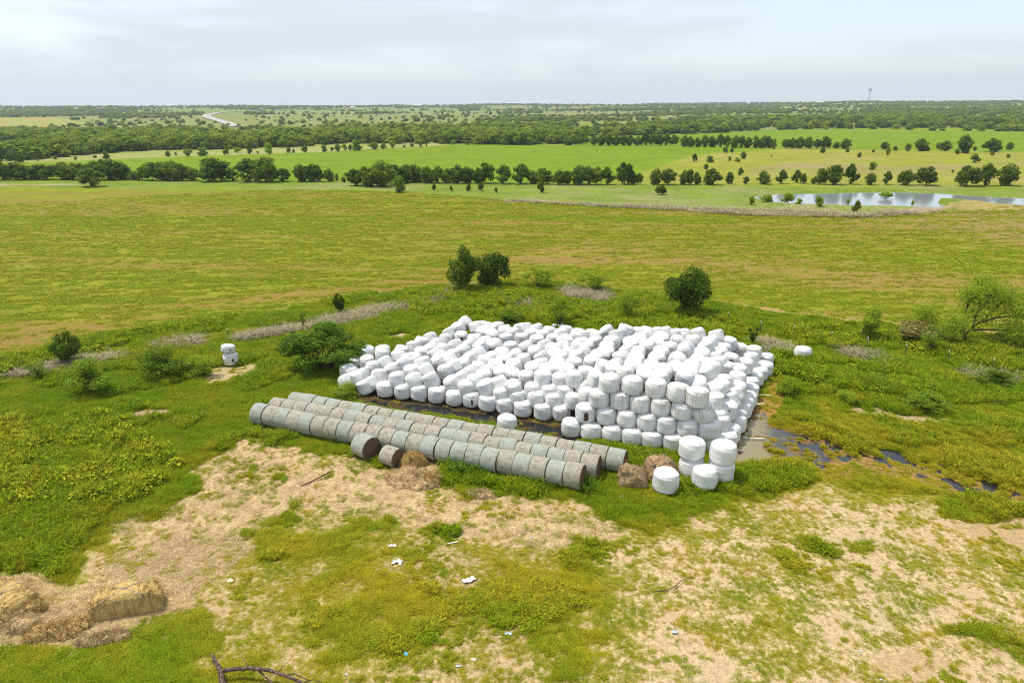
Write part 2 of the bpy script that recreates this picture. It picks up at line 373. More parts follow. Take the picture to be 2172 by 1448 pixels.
ZONES = [  # polygon, soft px, warp px, soil colour, plant colour, cover, lush, height
    ([(-900, 1135), (200, 1120), (420, 1140), (560, 1110), (650, 1075), (760, 1085), (960, 1125), (1080, 1150), (1250, 1150), (1330, 1130), (1520, 1060), (1740, 1000), (3000, 1080), (3000, 2600), (-900, 2600)],
     34, 34, (.47, .345, .185), (.25, .22, .020), .66, .30, .20),
    ([(520, 925), (600, 930), (650, 955), (740, 975), (830, 1000), (850, 960), (880, 955), (935, 985), (940, 1030), (1000, 1045), (1100, 1060), (1190, 1075), (1290, 1110), (1320, 1130), (1250, 1150), (1200, 1165), (1080, 1150), (960, 1125), (850, 1100), (760, 1085), (650, 1075), (560, 1110), (520, 1140), (420, 1150), (330, 1150), (200, 1110), (300, 1080), (420, 1060), (480, 1030), (400, 1000), (440, 970), (490, 945)],
     24, 34, STRAW, OL, .33, .35, .25),
    ([(420, 990), (520, 960), (600, 985), (640, 1030), (560, 1075), (470, 1085), (430, 1050)], 12, 18, STRAW, (.17, .18, .015), .50, .40, .35),
    ([(1500, 1085), (1600, 1065), (1720, 1040), (1740, 1005), (1800, 1010), (1900, 1040), (1990, 1060), (2010, 1100), (2060, 1110), (3000, 1095), (3000, 2600), (1330, 2600), (1250, 1380), (1400, 1330), (1300, 1290), (1250, 1200), (1330, 1150), (1450, 1110)],
     40, 40, BARE, (.25, .225, .022), .55, .34, .22),
    ([(480, 1160), (640, 1112), (760, 1110), (900, 1150), (1050, 1180), (1200, 1190), (1350, 1230), (1250, 1300), (1100, 1320), (950, 1290), (800, 1270), (640, 1220), (520, 1190)],
     42, 34, (.42, .305, .155), (.235, .215, .016), .75, .28, .26),
    ([(-900, 880), (300, 900), (480, 930), (400, 1000), (380, 1060), (200, 1110), (190, 1200), (150, 1240), (-900, 1230)], 40, 42, (.42, .34, .17), (.19, .225, .014), .90, .66, .45),
    ([(-900, 1350), (150, 1370), (330, 1300), (440, 1290), (480, 1350), (420, 1420), (500, 1470), (500, 2600), (-900, 2600)], 14, 24, (.36, .26, .13), (.17, .21, .012), .84, .66, .22),
    ([(-900, 1222), (80, 1222), (150, 1255), (210, 1240), (340, 1232), (395, 1250), (405, 1280), (310, 1302), (260, 1340), (100, 1365), (-900, 1362)], 8, 14, (.58, .41, .18), OL, .12, .4, .2),
    ([(190, 1205), (330, 1150), (480, 1140), (540, 1160), (460, 1220), (400, 1255), (300, 1240)], 18, 22, (.38, .28, .15), OL, .38, .25, .22),
    ([(1600, 860), (1700, 870), (1900, 880), (2172, 930), (3000, 990), (3000, 1080), (2172, 1095), (1990, 1060), (1740, 1005), (1640, 1010), (1590, 985), (1600, 930)], 16, 22, (.33, .20, .06), (.22, .205, .016), .86, .36, .35),
    ([(1690, 1000), (1830, 960), (1990, 990), (2172, 1040), (2400, 1080), (2300, 1090), (2100, 1075), (1900, 1015), (1760, 1030)], 14, 18, (.33, .19, .065), (.17, .15, .015), .55, .22, .35),
    ([(1646, 785), (1668, 850), (1640, 890), (1625, 915), (1680, 928), (1760, 936), (1800, 960), (1760, 982), (1700, 975), (1650, 990), (1550, 990), (1540, 945), (1590, 870)], 8, 16, (.34, .19, .055), (.20, .17, .015), .42, .2, .3),
    ([(1600, 870), (1645, 900), (1740, 935), (1790, 965), (1740, 985), (1660, 975), (1560, 980), (1560, 930)], 8, 16, (.20, .12, .055), (.18, .16, .015), .40, .2, .3),
    ([(755, 836), (840, 838), (900, 850), (1000, 865), (1100, 880), (1200, 893), (1225, 938), (1130, 925), (960, 888), (820, 866), (765, 858)], 7, 10, (.085, .055, .026), (.20, .16, .02), .22, .2, .2),
    ([(440, 790), (470, 782), (545, 776), (540, 790), (480, 805), (432, 814)], 5, 9, (.46, .36, .19), OL, .15, .3, .3),
    ([(268, 880), (320, 864), (372, 868), (366, 884), (300, 888)], 4, 8, (.40, .28, .17), OL, .1, .3, .3),
    ([(812, 716), (855, 705), (880, 709), (850, 722)], 4, 6, (.50, .40, .24), OL, .1, .3, .3),
    ([(405, 876), (440, 872), (450, 880), (415, 886)], 4, 6, (.42, .31, .19), OL, .1, .3, .3),
    ([(1700, 852), (1800, 864), (1920, 876), (2015, 888), (1995, 900), (1850, 884), (1750, 866)], 6, 14, (.46, .34, .20), OL, .25, .3, .3),
    ([(2022, 1112), (2085, 1092), (2172, 1090), (3000, 1100), (3000, 1150), (2172, 1158), (2080, 1150)], 7, 12, (.46, .325, .165), OL, .03, .3, .3),
    ([(1850, 1395), (1950, 1378), (2005, 1408), (1940, 1440), (1860, 1430)], 10, 14, (.48, .345, .18), OL, .06, .3, .3),
    ([(2072, 1352), (2110, 1343), (2155, 1378), (2120, 1394)], 6, 8, (.46, .33, .17), OL, .05, .3, .3),
    ([(1985, 1058), (2060, 1048), (2172, 1073), (2500, 1090), (2172, 1096), (2060, 1108), (1998, 1092)], 7, 10, (.4, .3, .15), GB, .97, .62, .5),
    ([(2010, 1335), (2070, 1315), (2150, 1330), (2260, 1420), (2150, 1400), (2070, 1350)], 10, 16, (.4, .3, .15), GB, .85, .5, .4),
    ([(1700, 1150), (1760, 1140), (1800, 1170), (1760, 1190)], 14, 14, (.5, .4, .22), OL, .75, .4, .35),
    ([(1780, 1285), (1900, 1270), (1960, 1310), (1900, 1340), (1800, 1320)], 20, 20, (.5, .4, .22), OL, .62, .36, .3),
    ([(735, 812), (760, 836), (850, 850), (1000, 868), (1100, 882), (1190, 893), (1205, 925), (1300, 945), (1420, 962), (1540, 965), (1590, 900), (1628, 800), (1560, 740), (1300, 720), (1000, 715), (860, 760)], 4, 4, (.075, .055, .035), OL, .02, .2, .2),  # bare soil under the heap, painted darker so gaps between bales look shaded
    # crop field and its brown bands
    (NEAR_FIELD, 3, 5, (.25, .175, .038), (.203, .233, .009), .60, .6, 0),
    ([(-400, 790), (0, 748), (300, 686), (600, 644), (940, 596), (965, 572), (700, 598), (400, 640), (200, 662), (0, 692), (-400, 720)], 18, 14, (.27, .18, .045), (.21, .22, .012), .37, .5, 0),
    ([(1020, 575), (1300, 575), (1600, 600), (1900, 625), (2300, 660), (2300, 600), (1900, 560), (1500, 520), (1200, 515)], 22, 14, (.28, .19, .05), (.21, .22, .012), .39, .5, 0),
    ([(1780, 468), (2050, 447), (3000, 432), (3000, 560), (2172, 520), (2000, 490)], 12, 6, (.28, .20, .065), (.21, .21, .013), .45, .5, 0),
    ([(1380, 622), (1500, 636), (1600, 650), (1800, 675), (2172, 706), (2600, 742), (2600, 750), (2172, 713), (1800, 682), (1600, 656), (1500, 641)], 2.5, 3, (.40, .27, .11), OL, .25, .3, 0),
    ([(945, 605), (860, 622), (700, 650), (560, 676), (565, 684), (700, 660), (860, 634), (950, 618)], 4, 5, (.2, .16, .06), (.12, .19, .012), .95, .7, .5),
    ([(505, 716), (640, 690), (760, 662), (832, 645), (845, 655), (760, 682), (640, 702), (520, 722)], 6, 12, (.40, .31, .20), OL, .48, .3, .3),
    ([(845, 655), (940, 625), (960, 632), (860, 662)], 4, 6, (.34, .28, .20), OL, .4, .3, .3),
    ([(0, 782), (60, 786), (150, 770), (150, 778), (60, 796), (0, 793)], 3, 5, (.36, .30, .22), OL, .4, .3, .3),
    ([(1190, 612), (1290, 622), (1292, 640), (1200, 628)], 4, 5, (.33, .26, .19), OL, .3, .3, .3),
    # strips and fields beyond
    ([(-1200, 393), (0, 396), (740, 403), (900, 409), (1080, 422), (1300, 433), (1600, 455), (1850, 458), (1980, 452), (2050, 445), (2172, 438), (3400, 432), (3400, 402), (2172, 396), (1600, 394), (1280, 390), (740, 385), (-1200, 378)],
     2, 3, (.33, .29, .15), (.160, .225, .022), .74, .6, .5),
    ([(1030, 424), (1150, 425), (1300, 434), (1450, 443), (1640, 447), (1850, 452), (1985, 440), (2040, 432), (2060, 436), (1985, 452), (1850, 460), (1600, 456), (1300, 438), (1080, 428)], 1.5, 3, (.40, .30, .20), OL, .16, .2, .3),
    ([(0, 390), (170, 390), (175, 393), (0, 394)], 1, 2, (.42, .36, .26), OL, .3, .2, .3),
    ([(1985, 438), (2060, 430), (2172, 437), (2200, 445), (2050, 446)], 2, 3, (.36, .28, .12), (.26, .24, .03), .5, .3, .3),
    ([(-1500, 384), (700, 384), (1280, 389), (1380, 360), (1460, 331), (1700, 312), (1650, 306), (1440, 308), (1240, 310), (1100, 307), (950, 308), (700, 322), (400, 332), (60, 345), (-1500, 352)],
     1.5, 1.5, (.14, .19, .015), (.150, .226, .005), .93, .7, 0),
    ([(1280, 391), (1380, 360), (1460, 332), (1700, 313), (1830, 318), (2172, 322), (3600, 325), (3600, 404), (2172, 397), (1600, 395)], 2.5, 4, (.36, .28, .11), (.235, .255, .025), .74, .4, .3),
    ([(1580, 355), (1700, 345), (1900, 352), (2172, 345), (2172, 352), (1900, 368), (1700, 362), (1590, 368)], 3, 4, (.30, .25, .10), (.23, .23, .04), .58, .3, .3),
    ([(1236, 309), (1240, 291), (1448, 285), (1700, 274), (2172, 270), (3600, 268), (3600, 322), (2172, 321), (1830, 317), (1700, 312), (1440, 307)], 1.2, 1, (.14, .19, .015), (.150, .226, .005), .93, .7, 0),
    ([(-1500, 352), (60, 345), (400, 332), (700, 322), (950, 308), (940, 302), (724, 303), (500, 315), (330, 317), (150, 328), (60, 336), (-1500, 342)], 1.2, 1.5, (.38, .33, .16), (.24, .275, .06), .66, .4, .3),
    ([(1145, 265), (1330, 262), (1330, 268), (1150, 270)], 1, 1, (.14, .19, .015), (.14, .24, .01), .95, .7, 0),
    ([(495, 280), (560, 279), (555, 288), (498, 289)], 1, 1, (.14, .19, .015), (.15, .25, .01), .95, .7, 0),
    ([(10, 308), (70, 304), (60, 322), (10, 326)], 1, 1, (.14, .19, .015), (.13, .23, .01), .95, .7, 0),
    ([(-900, 250), (120, 250), (190, 262), (60, 276), (-900, 280)], 2, 2, (.36, .29, .08), (.26, .27, .05), .6, .4, 0),
]
def compose(px, py, x, y):
    n = px.shape[0]
    w1 = fbm(x / 2.2, y / 2.2, 3, 3) * 2 - 1
    w2 = fbm(x / .7, y / .7, 5, 2) * 2 - 1
    r = np.hypot(x, y)
    wf = fbm(x / 18, y / 18, 9, 3) * 2 - 1
    warp = np.where(r < 75, w1 * .9 + w2 * .55, wf * 1.2 + w1 * .4)
    A = np.tile(np.array([.36, .28, .12]), (n, 1)); B = np.tile(np.array([.19, .245, .012]), (n, 1))
    far = sst(300, 430, r)[:, None]
    A = A * (1 - far) + np.array([.30, .26, .11]) * far; B = B * (1 - far) + np.array([.175, .215, .045]) * far
    veg = np.where(r > 360, .72, .93); lush = np.full(n, .76); hg = np.full(n, .48)
    big = fbm(x / 9, y / 9, 12, 3)
    lush = lush + (big - .5) * .7
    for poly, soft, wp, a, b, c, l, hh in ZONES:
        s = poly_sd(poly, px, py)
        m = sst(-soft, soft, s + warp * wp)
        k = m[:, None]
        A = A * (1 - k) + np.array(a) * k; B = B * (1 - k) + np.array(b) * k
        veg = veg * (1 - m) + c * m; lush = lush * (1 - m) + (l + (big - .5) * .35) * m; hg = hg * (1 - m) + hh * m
    # slow natural variation of cover
    fld = sst(-2, 2, poly_sd(NEAR_FIELD, px, py))
    ca, sa = math.cos(.12), math.sin(.12)
    xr, yr = x * ca - y * sa, x * sa + y * ca
    band = fbm(xr / 60, yr / 7, 21, 4) - .5
    veg = veg + fld * (band * .5 + (fbm(xr / 22, yr / 1.3, 28, 3) - .5) * .55 + (fbm(x / 16, y / 16, 23, 2) - .5) * .18) * np.where(veg > .2, 1, .2)
    nf = (1 - fld) * (r < 120)
    veg = veg + nf * (fbm(x / 3.0, y / 3.0, 25, 3) - .5) * np.where(veg > .8, .35, .7)
    fr = (r > 120) * (1 - fld) * (veg < .9)
    veg = veg + fr * (fbm(x / 14, y / 14, 27, 3) - .5) * .7
    B = B * (1 + ((fbm(x / 5, y / 5, 29, 2) - .5) * .35)[:, None])
    # open meadows between the far woods: tan to green
    fm = (r > 560) * (fbm(x / 170, y / 170, 41, 2))
    B = B + (fm[:, None] - .5 * (r > 560)[:, None]) * np.array([.09, .01, 0])
    return A, np.clip(B, .004, 1), np.clip(veg, 0, 1.05), np.clip(lush, 0, 1), hg

def near_relief(x, y, px, py, veg):
    r = np.hypot(x, y)
    k = 1 - sst(90, 160, r)
    z = k * ((fbm(x / 1.3, y / 1.3, 51, 3) - .5) * .10 + (fbm(x / .4, y / .4, 55, 2) - .5) * .045)
    s = poly_sd(ZONES[1][0], px, py)
    z = z + sst(-10, 10, s) * ((fbm(x / .8, y / .8, 57, 3) - .42) * .22)
    s = poly_sd(ZONES[7][0], px, py)
    z = z + sst(-10, 12, s) * ((fbm(x / .9, y / .9, 58, 3) - .3) * .34)
    m = sst(-2.5, 2.5, poly_sd(POND, px, py))
    z = z * (1 - m) - .9 * m
    for P in (PUD_FRONT, PUD_RIGHT, PUD_STREAK):
        m = sst(-14, 8, poly_sd(P, px, py))
        d = -.05 + (fbm(x / .6, y / .45, 61, 4) - .5) * .30
        if P is PUD_FRONT: d = d - .03
        if P is PUD_STREAK: d = d - .005
        if P is PUD_RIGHT: d = d - .018 - .03 * sst(1660, 1590, px)
        z = z * (1 - m) + d * m
    # bank round the pond
    s = poly_sd(POND, px, py)
    z = z + .5 * sst(-14, -5, s) * (1 - sst(-4, 0, s)) * (py > 420)
    return z

def build_ground():
    th = np.concatenate([np.linspace(-88, -44, 30)[:-1], np.linspace(-44, 44, 430), np.linspace(44, 88, 30)[1:]]) * math.pi / 180
    rr = [7.0]
    while rr[-1] < 3480: rr.append(rr[-1] * (1.0068 if rr[-1] < 700 else 1.012))
    rr = np.array(rr)
    T, RR = np.meshgrid(th, rr)
    x = (np.sin(T) * RR).ravel(); y = (np.cos(T) * RR).ravel()
    z0 = terrain_far(x, y)
    px, py, d = proj(x, y, z0)
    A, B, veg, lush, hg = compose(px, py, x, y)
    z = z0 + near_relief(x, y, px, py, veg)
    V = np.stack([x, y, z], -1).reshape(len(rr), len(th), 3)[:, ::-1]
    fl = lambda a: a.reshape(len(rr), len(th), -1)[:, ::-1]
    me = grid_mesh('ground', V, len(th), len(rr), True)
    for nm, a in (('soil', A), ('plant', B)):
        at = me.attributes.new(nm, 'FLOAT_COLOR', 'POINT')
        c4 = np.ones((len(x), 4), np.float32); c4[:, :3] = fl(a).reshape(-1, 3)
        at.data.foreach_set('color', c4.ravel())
    vg = np.where((np.hypot(x, y) < 80) & (veg < .82) & (poly_sd(NEAR_FIELD, px, py) < 0), veg - .16, veg)
    fattr(me, 'cover', fl(vg))
    n = NT('ground'); g = n.new('ShaderNodeNewGeometry').outputs['Position']
    soil = n.attr('soil', out='Color'); plant = n.attr('plant', out='Color'); cov = n.attr('cover')
    n1 = n.noise(1.1, n.mapping(g, (1, 1, 1)), 5, .65)
    n2 = n.noise(4.5, g, 4, .7)
    n3 = n.noise(.5, n.mapping(g, (.16, 1, 1), (0, 0, -.12)), 4, .65)
    n4 = n.noise(14, g, 3, .7)
    th_ = n.math('ADD', n.math('MULTIPLY', n1, .6), n.math('ADD', n.math('MULTIPLY', n2, .95), n.math('MULTIPLY', n3, .65)))
    f = n.math('ADD', cov, n.math('MULTIPLY', n.math('SUBTRACT', 1.1, th_), 1.5))
    f = n.mr(f, .28, .76)
    sv = n.mr(n.math('ADD', n2, n.math('SUBTRACT', n4, .5)), .2, .8, .58, 1.32, False)
    cc = n.new('ShaderNodeCombineColor')
    for i in range(3): n.l(sv, cc.inputs[i])
    s2 = n.mix(1.0, soil, cc.outputs[0], 'MULTIPLY')
    s2 = n.mix(n.math('MULTIPLY', n.mr(n1, .5, .8), .35), s2, n.mix(1.0, soil, (.72, .62, .5), 'MULTIPLY'))
    pv = n.mr(n.math('ADD', n2, n.math('MULTIPLY', n.math('SUBTRACT', n1, .5), .8)), .2, .8, .60, 1.40, False)
    cc2 = n.new('ShaderNodeCombineColor')
    for i in range(3): n.l(pv, cc2.inputs[i])
    p2 = n.mix(1.0, plant, cc2.outputs[0], 'MULTIPLY')
    c = n.mix(f, s2, p2)
    hgt = n.math('ADD', n.math('MULTIPLY', n2, 1.0), n.math('ADD', n.math('MULTIPLY', n4, .4), n.math('MULTIPLY', f, .5)))
    me.materials.append(n.bsdf(c, .92, .08, hgt, .8, .16))
    tag(mobj('ground', me), kind='structure')
build_ground()

def sheet(name, poly, z, mat, kind='structure', grow=0):
    P = [G(a, b, z) for a, b in poly]
    c = sum(P, Vector()) / len(P)
    if grow: P = [p + (p - c).normalized() * grow for p in P]
    me = bpy.data.meshes.new(name)
    me.from_pydata([tuple(p) for p in P], [], [tuple(range(len(P)))])
    me.materials.append(mat); me.update()
    if me.polygons[0].normal.z < 0: me.flip_normals()
    return tag(mobj(name, me), kind=kind)
sheet('pond_water', [(1575, 414), (1700, 407), (1900, 404), (2060, 410), (2340, 418), (2340, 440), (2172, 439), (2060, 440), (1990, 444), (1880, 440), (1700, 437), (1600, 428)], -.28, M['pond'])
sheet('puddle_water', PUD_FRONT, -.050, M['puddle'], grow=.5)
sheet('muddy_water', PUD_RIGHT, -.045, M['puddle_mud'], grow=.4)
sheet('puddle_water', PUD_STREAK, -.058, M['puddle'], grow=.3)

# ------------------------------------------------------------------ far road
def road():
    pts = [(640, 232, 3), (560, 235, 3), (493, 237.5, 3.2), (467, 239, 4), (448, 242, 6), (438, 246, 8), (441, 250, 9), (455, 254, 9), (470, 258, 9), (486, 263, 9.5), (505, 270, 10)]
    V = []
    for i, (a, b, w) in enumerate(pts):
        V.append(GT(a, b))
    P = []
    for i in range(len(V) - 1):
        for k in range(8):
            t = k / 8
            P.append(V[i].lerp(V[i + 1], t))
    P.append(V[-1])
    for _ in range(6):
        P = [P[0]] + [(P[i - 1] + P[i] * 2 + P[i + 1]) / 4 for i in range(1, len(P) - 1)] + [P[-1]]
    vs = []
    for i, p in enumerate(P):
        d = (P[min(i + 1, len(P) - 1)] - P[max(i - 1, 0)]); d.z = 0
        s = Vector((-d.y, d.x, 0)).normalized()
        for k in (-1, 1):
            q = p + s * k * 7.0
            zz = max(float(terrain_far(np.array(p.x + s.x * e), np.array(p.y + s.y * e))) for e in (-7, 0, 7))
            vs.append((q.x, q.y, zz + .8))
    me = bpy.data.meshes.new('road')
    me.from_pydata(vs, [], [(2 * i, 2 * i + 1, 2 * i + 3, 2 * i + 2) for i in range(len(P) - 1)])
    me.materials.append(M['road']); me.update()
    if me.polygons[0].normal.z < 0: me.flip_normals()
    tag(mobj('road', me), kind='structure')
road()

# ------------------------------------------------------------------ plant meshes
def crown_mesh(name, seed, n, leaf, shape='round', lobes=9, mat=None, lobe_r=.24, zlo=.18, aspect=1.0, flat=.35):
    """unit crown: height 1, width ~1; leaves spread through a cluster of lobes"""
    g = np.random.default_rng(seed)
    C = []
    while len(C) < lobes:
        u = g.uniform(-1, 1, 3)
        if np.dot(u, u) > 1: continue
        zz = zlo + (1 - zlo) * (u[2] * .5 + .5) * .86 + .02
        t = (zz - zlo) / (1 - zlo)
        if shape == 'round': wr = math.sin(math.pi * min(max(t * .9 + .12, 0), 1)) ** .55
        elif shape == 'cone': wr = (1 - t) ** .8 * .95 + .08
        elif shape == 'vase': wr = .35 + .65 * t
        elif shape == 'dome': wr = math.sqrt(max(0, 1 - (t * .92) ** 2))
        else: wr = 1
        rad = .5 - lobe_r * .55
        C.append((u[0] * rad * wr, u[1] * rad * wr, zz, lobe_r * g.uniform(.6, 1.15) * (.65 + .35 * wr)))
    C = np.array(C)
    w = C[:, 3] ** 2; w /= w.sum()
    li = g.choice(len(C), n, p=w)
    d = g.normal(size=(n, 3)); d /= np.linalg.norm(d, axis=1)[:, None]
    # subclumps give an uneven outline
    q = d + g.normal(size=(n, 3)) * .12
    rad = C[li, 3] * (.45 + .62 * g.uniform(0, 1, n) ** .55) * (1 + .25 * (fbm(q[:, 0] * 3 + li * 7, q[:, 1] * 3 + q[:, 2] * 2, seed) - .5) * 2)
    P = C[li, :3] + d * rad[:, None] * np.array([1, 1, .82])
    P[:, 2] = np.clip(P[:, 2], .02, None)
    nrm = d + g.normal(size=(n, 3)) * .7 + np.array([0, 0, flat]); nrm /= np.linalg.norm(nrm, axis=1)[:, None]
    t1 = np.cross(nrm, g.normal(size=(n, 3))); t1 /= np.linalg.norm(t1, axis=1)[:, None]
    t2 = np.cross(nrm, t1)
    s = leaf * g.uniform(.6, 1.4, n)[:, None]
    Q = np.stack([P - t1 * s, P + t2 * s * .55 + nrm * s * .12, P + t1 * s, P - t2 * s * .55 + nrm * s * .12], 1)
    me = np_mesh(name, Q.reshape(-1, 3), np.arange(4 * n), np.full(n, 4), False, mat)
    tint = np.clip(g.uniform(0, 1, n) * .6 + g.uniform(0, 1, len(C))[li] * .4, 0, 1)
    fattr(me, 'tint', np.repeat(tint, 4))
    return me, C
def trunk_mesh(name, seed, C, r=.03, mat=None, multi=1, zsplit=.2, twigs=0):
    g = random.Random(seed); paths = []
    idx = list(range(len(C))); g.shuffle(idx)
    for mlt in range(multi):
        a = 6.28 * mlt / max(multi, 1); off = .03 * (multi > 1)
        b0 = Vector((off * math.cos(a), off * math.sin(a), -.02)); top = Vector((off * 3 * math.cos(a), off * 3 * math.sin(a), zsplit))
        paths.append(([b0, b0.lerp(top, .5) + Vector((g.uniform(-.01, .01), g.uniform(-.01, .01), 0)), top], [r * 1.25, r, r * .85]))
        for i in idx[mlt::multi][:7]:
            e = Vector(C[i][:3]); m = top.lerp(e, .5) + Vector((g.uniform(-.04, .04), g.uniform(-.04, .04), g.uniform(-.02, .05)))
            paths.append(([top - Vector((0, 0, .02)), m, e], [r * .6, r * .4, r * .12]))
            for _ in range(twigs):
                f = e + Vector((g.uniform(-.16, .16), g.uniform(-.16, .16), g.uniform(-.02, .16)))
                paths.append(([m.lerp(e, .4), e.lerp(f, .4), f], [r * .25, r * .15, r * .06]))
    return tubes_mesh(name, paths, 6, mat)
def plant_proto(kind, seed, n, leaf, mat, shape='round', lobes=9, lobe_r=.24, zlo=.18, r=.03, multi=1, zsplit=.2, twigs=0, flat=.35):
    cm, C = crown_mesh('crown', seed, n, leaf, shape, lobes, mat, lobe_r, zlo, flat=flat)
    tm = trunk_mesh('trunk', seed, C, r, M['bark'], multi, zsplit, twigs)
    return (cm, tm)
def place_plant(name, protos, px, py, w, h, label, cat, group=None, rz=None, zoff=0.0, lean=0.0, pname=('crown', 'trunk')):
    p = GT(px, py); s = mpp(p)
    dep = math.atan2(CAM_H - p.z, math.hypot(p.x, p.y))
    o = empty(name, (p.x, p.y, p.z + zoff), random.uniform(0, 6.28) if rz is None else rz)
    fz = 1.25 if protos in (L1, L2, MQ, SP, B1, B2, YS) else 1.0 if protos is not CY else 1.16
    hh = h * s / max(.6, math.cos(dep)) * (1.08 if fz > 1.2 else 1.03); ww = w * s * fz
    o.scale = (ww, ww, hh)
    if lean: o.rotation_euler = (0, lean, 0)
    cm, tm = protos
    mobj(pname[0], cm, o); mobj(pname[1], tm, o)
    tag(o, label, cat, group)
    return o

L1 = L2 = MQ = SP = B1 = B2 = CY = YS = ()
ROWT = [plant_proto('row', 100 + i, 2600, .045, M['leaf_row'], ['round', 'dome', 'round', 'dome', 'round', 'dome'][i], 26 + 2 * i, .17, [.03, .02, .06, .03, .02, .05][i], .022, 1 + i % 2, .16) for i in range(6)]
BUSH = [plant_proto('bush', 130 + i, 900, .07, M['leaf_mid'], 'dome', 9, .25, .06, .02, 2, .08) for i in range(3)]
LITE = [plant_proto('lite', 140 + i, 900, .065, M['leaf_light'], 'round', 9, .25, .14, .02, 2, .12) for i in range(3)]

ORD = ['zeroth', 'first', 'second', 'third', 'fourth', 'fifth', 'sixth', 'seventh', 'eighth', 'ninth', 'tenth', 'eleventh', 'twelfth', 'thirteenth', 'fourteenth', 'fifteenth',
       'sixteenth', 'seventeenth', 'eighteenth', 'nineteenth', 'twentieth']
TENS = {20: 'twenty', 30: 'thirty', 40: 'forty', 50: 'fifty', 60: 'sixty', 70: 'seventy'}
def ordn(i):
    if i <= 20: return ORD[i]
    t = i // 10 * 10
    if i % 10 == 0: return TENS[t][:-1] + 'ieth'
    return TENS[t] + '-' + ORD[i % 10]

# ------------------------------------------------------------------ middle distance trees  (crop coords: origin, /3)
def conv(l, ox, oy): return [(ox + a[0] / 3, oy + a[1] / 3, a[2] / 3, a[3] / 3) for a in l]
row1 = conv([(20, 575, 110, 118), (95, 574, 105, 110), (165, 574, 100, 100), (235, 573, 110, 105), (300, 573, 110, 102), (395, 573, 110, 112), (465, 573, 115, 110), (535, 572, 100, 108),
             (650, 574, 120, 135), (715, 575, 115, 135), (780, 575, 100, 118), (855, 576, 60, 62), (910, 577, 80, 85), (970, 578, 100, 122), (1040, 578, 95, 120), (1110, 580, 115, 130), (1165, 580, 80, 112), (1225, 580, 85, 82),
             (1370, 585, 175, 152), (1480, 583, 75, 72), (1590, 587, 150, 145), (1690, 587, 165, 160), (1805, 585, 85, 82), (1920, 586, 85, 112), (1980, 586, 95, 115), (2030, 586, 75, 105), (2090, 585, 65, 85), (2145, 583, 22, 50)], 0, 190) \
     + conv([(15, 590, 28, 36), (90, 612, 95, 112), (170, 616, 135, 140), (260, 616, 145, 165), (345, 600, 110, 125), (405, 590, 110, 125), (470, 590, 100, 115), (550, 595, 85, 108), (610, 595, 90, 105), (680, 596, 85, 102),
             (740, 596, 105, 128), (810, 597, 85, 106), (875, 597, 75, 110), (920, 597, 95, 136), (1030, 600, 92, 118), (1140, 600, 112, 126), (1220, 600, 75, 86), (1290, 603, 95, 106), (1380, 605, 85, 92), (1430, 605, 65, 92),
             (1510, 605, 105, 122), (1570, 605, 75, 116), (1620, 605, 85, 118), (1695, 605, 82, 112), (1800, 603, 92, 146), (1850, 603, 62, 90), (1893, 603, 42, 75), (2000, 605, 72, 106), (2075, 605, 85, 106)], 724, 190) \
     + conv([(5, 666, 60, 95), (45, 665, 60, 100), (90, 663, 60, 86), (185, 665, 112, 106), (295, 662, 52, 80), (400, 663, 42, 50), (515, 662, 92, 95), (625, 660, 66, 90), (720, 655, 52, 85), (765, 660, 42, 70), (835, 662, 42, 46),
             (880, 665, 72, 106), (965, 665, 112, 130), (1070, 663, 86, 130), (1190, 668, 66, 80), (1295, 665, 56, 85), (1412, 668, 96, 100), (1545, 670, 122, 125), (1805, 675, 142, 135), (1920, 672, 102, 140), (2055, 672, 122, 140), (2260, 672, 110, 120)], 1448, 170)
adj = lambda w, h: ('tall narrow' if h > w * 1.25 else 'wide rounded' if w > h * .98 else 'bushy')
for i, (a, b, w, h) in enumerate(row1):
    seg = 'left' if a < 700 else 'middle' if a < 1440 else 'right'
    k = sum(1 for q in row1[:i + 1] if ('left' if q[0] < 700 else 'middle' if q[0] < 1440 else 'right') == seg)
    where = {'left': 'behind the left crop field', 'middle': 'behind the middle crop field', 'right': 'behind the pond'}[seg]
    place_plant('field_edge_tree', ROWT[(i * 5 + int(w)) % 6], a, b, w * (1.34 if a < 1440 else 1.2), h * .98, '%s tree, %s from the left in the row %s' % (adj(w, h), ordn(k), where), 'tree', 'trees in the row along the far edge of the crop field')
extra1 = conv([(585, 618, 180, 115)], 0, 190) + conv([(370, 655, 105, 102), (590, 642, 30, 42), (700, 650, 22, 40), (812, 645, 42, 50), (887, 645, 42, 55), (985, 655, 30, 32), (1270, 655, 52, 80), (2035, 668, 82, 60)], 724, 190)
LB = ['spreading dark tree standing forward of the left tree row', 'mid green rounded tree in front of the middle tree row', 'small dark bush, first of the little bushes on the grass strip', 'tiny narrow bush, second of the little bushes on the grass strip',
      'small round bush, third of the little bushes on the grass strip', 'small pointed bush, fourth of the little bushes on the grass strip', 'tiny low bush just left of the lollipop shaped tree', 'small lollipop shaped tree on the grass strip before the tree row', 'low round bush at the left end of the pale dry grass line']
for i, (a, b, w, h) in enumerate(extra1):
    place_plant('strip_bush' if i not in (0, 1, 7) else 'strip_tree', (ROWT if i not in (1,) else BUSH)[i % 3], a, b, w, h, LB[i], 'tree' if i in (0, 1, 7) else 'bush')
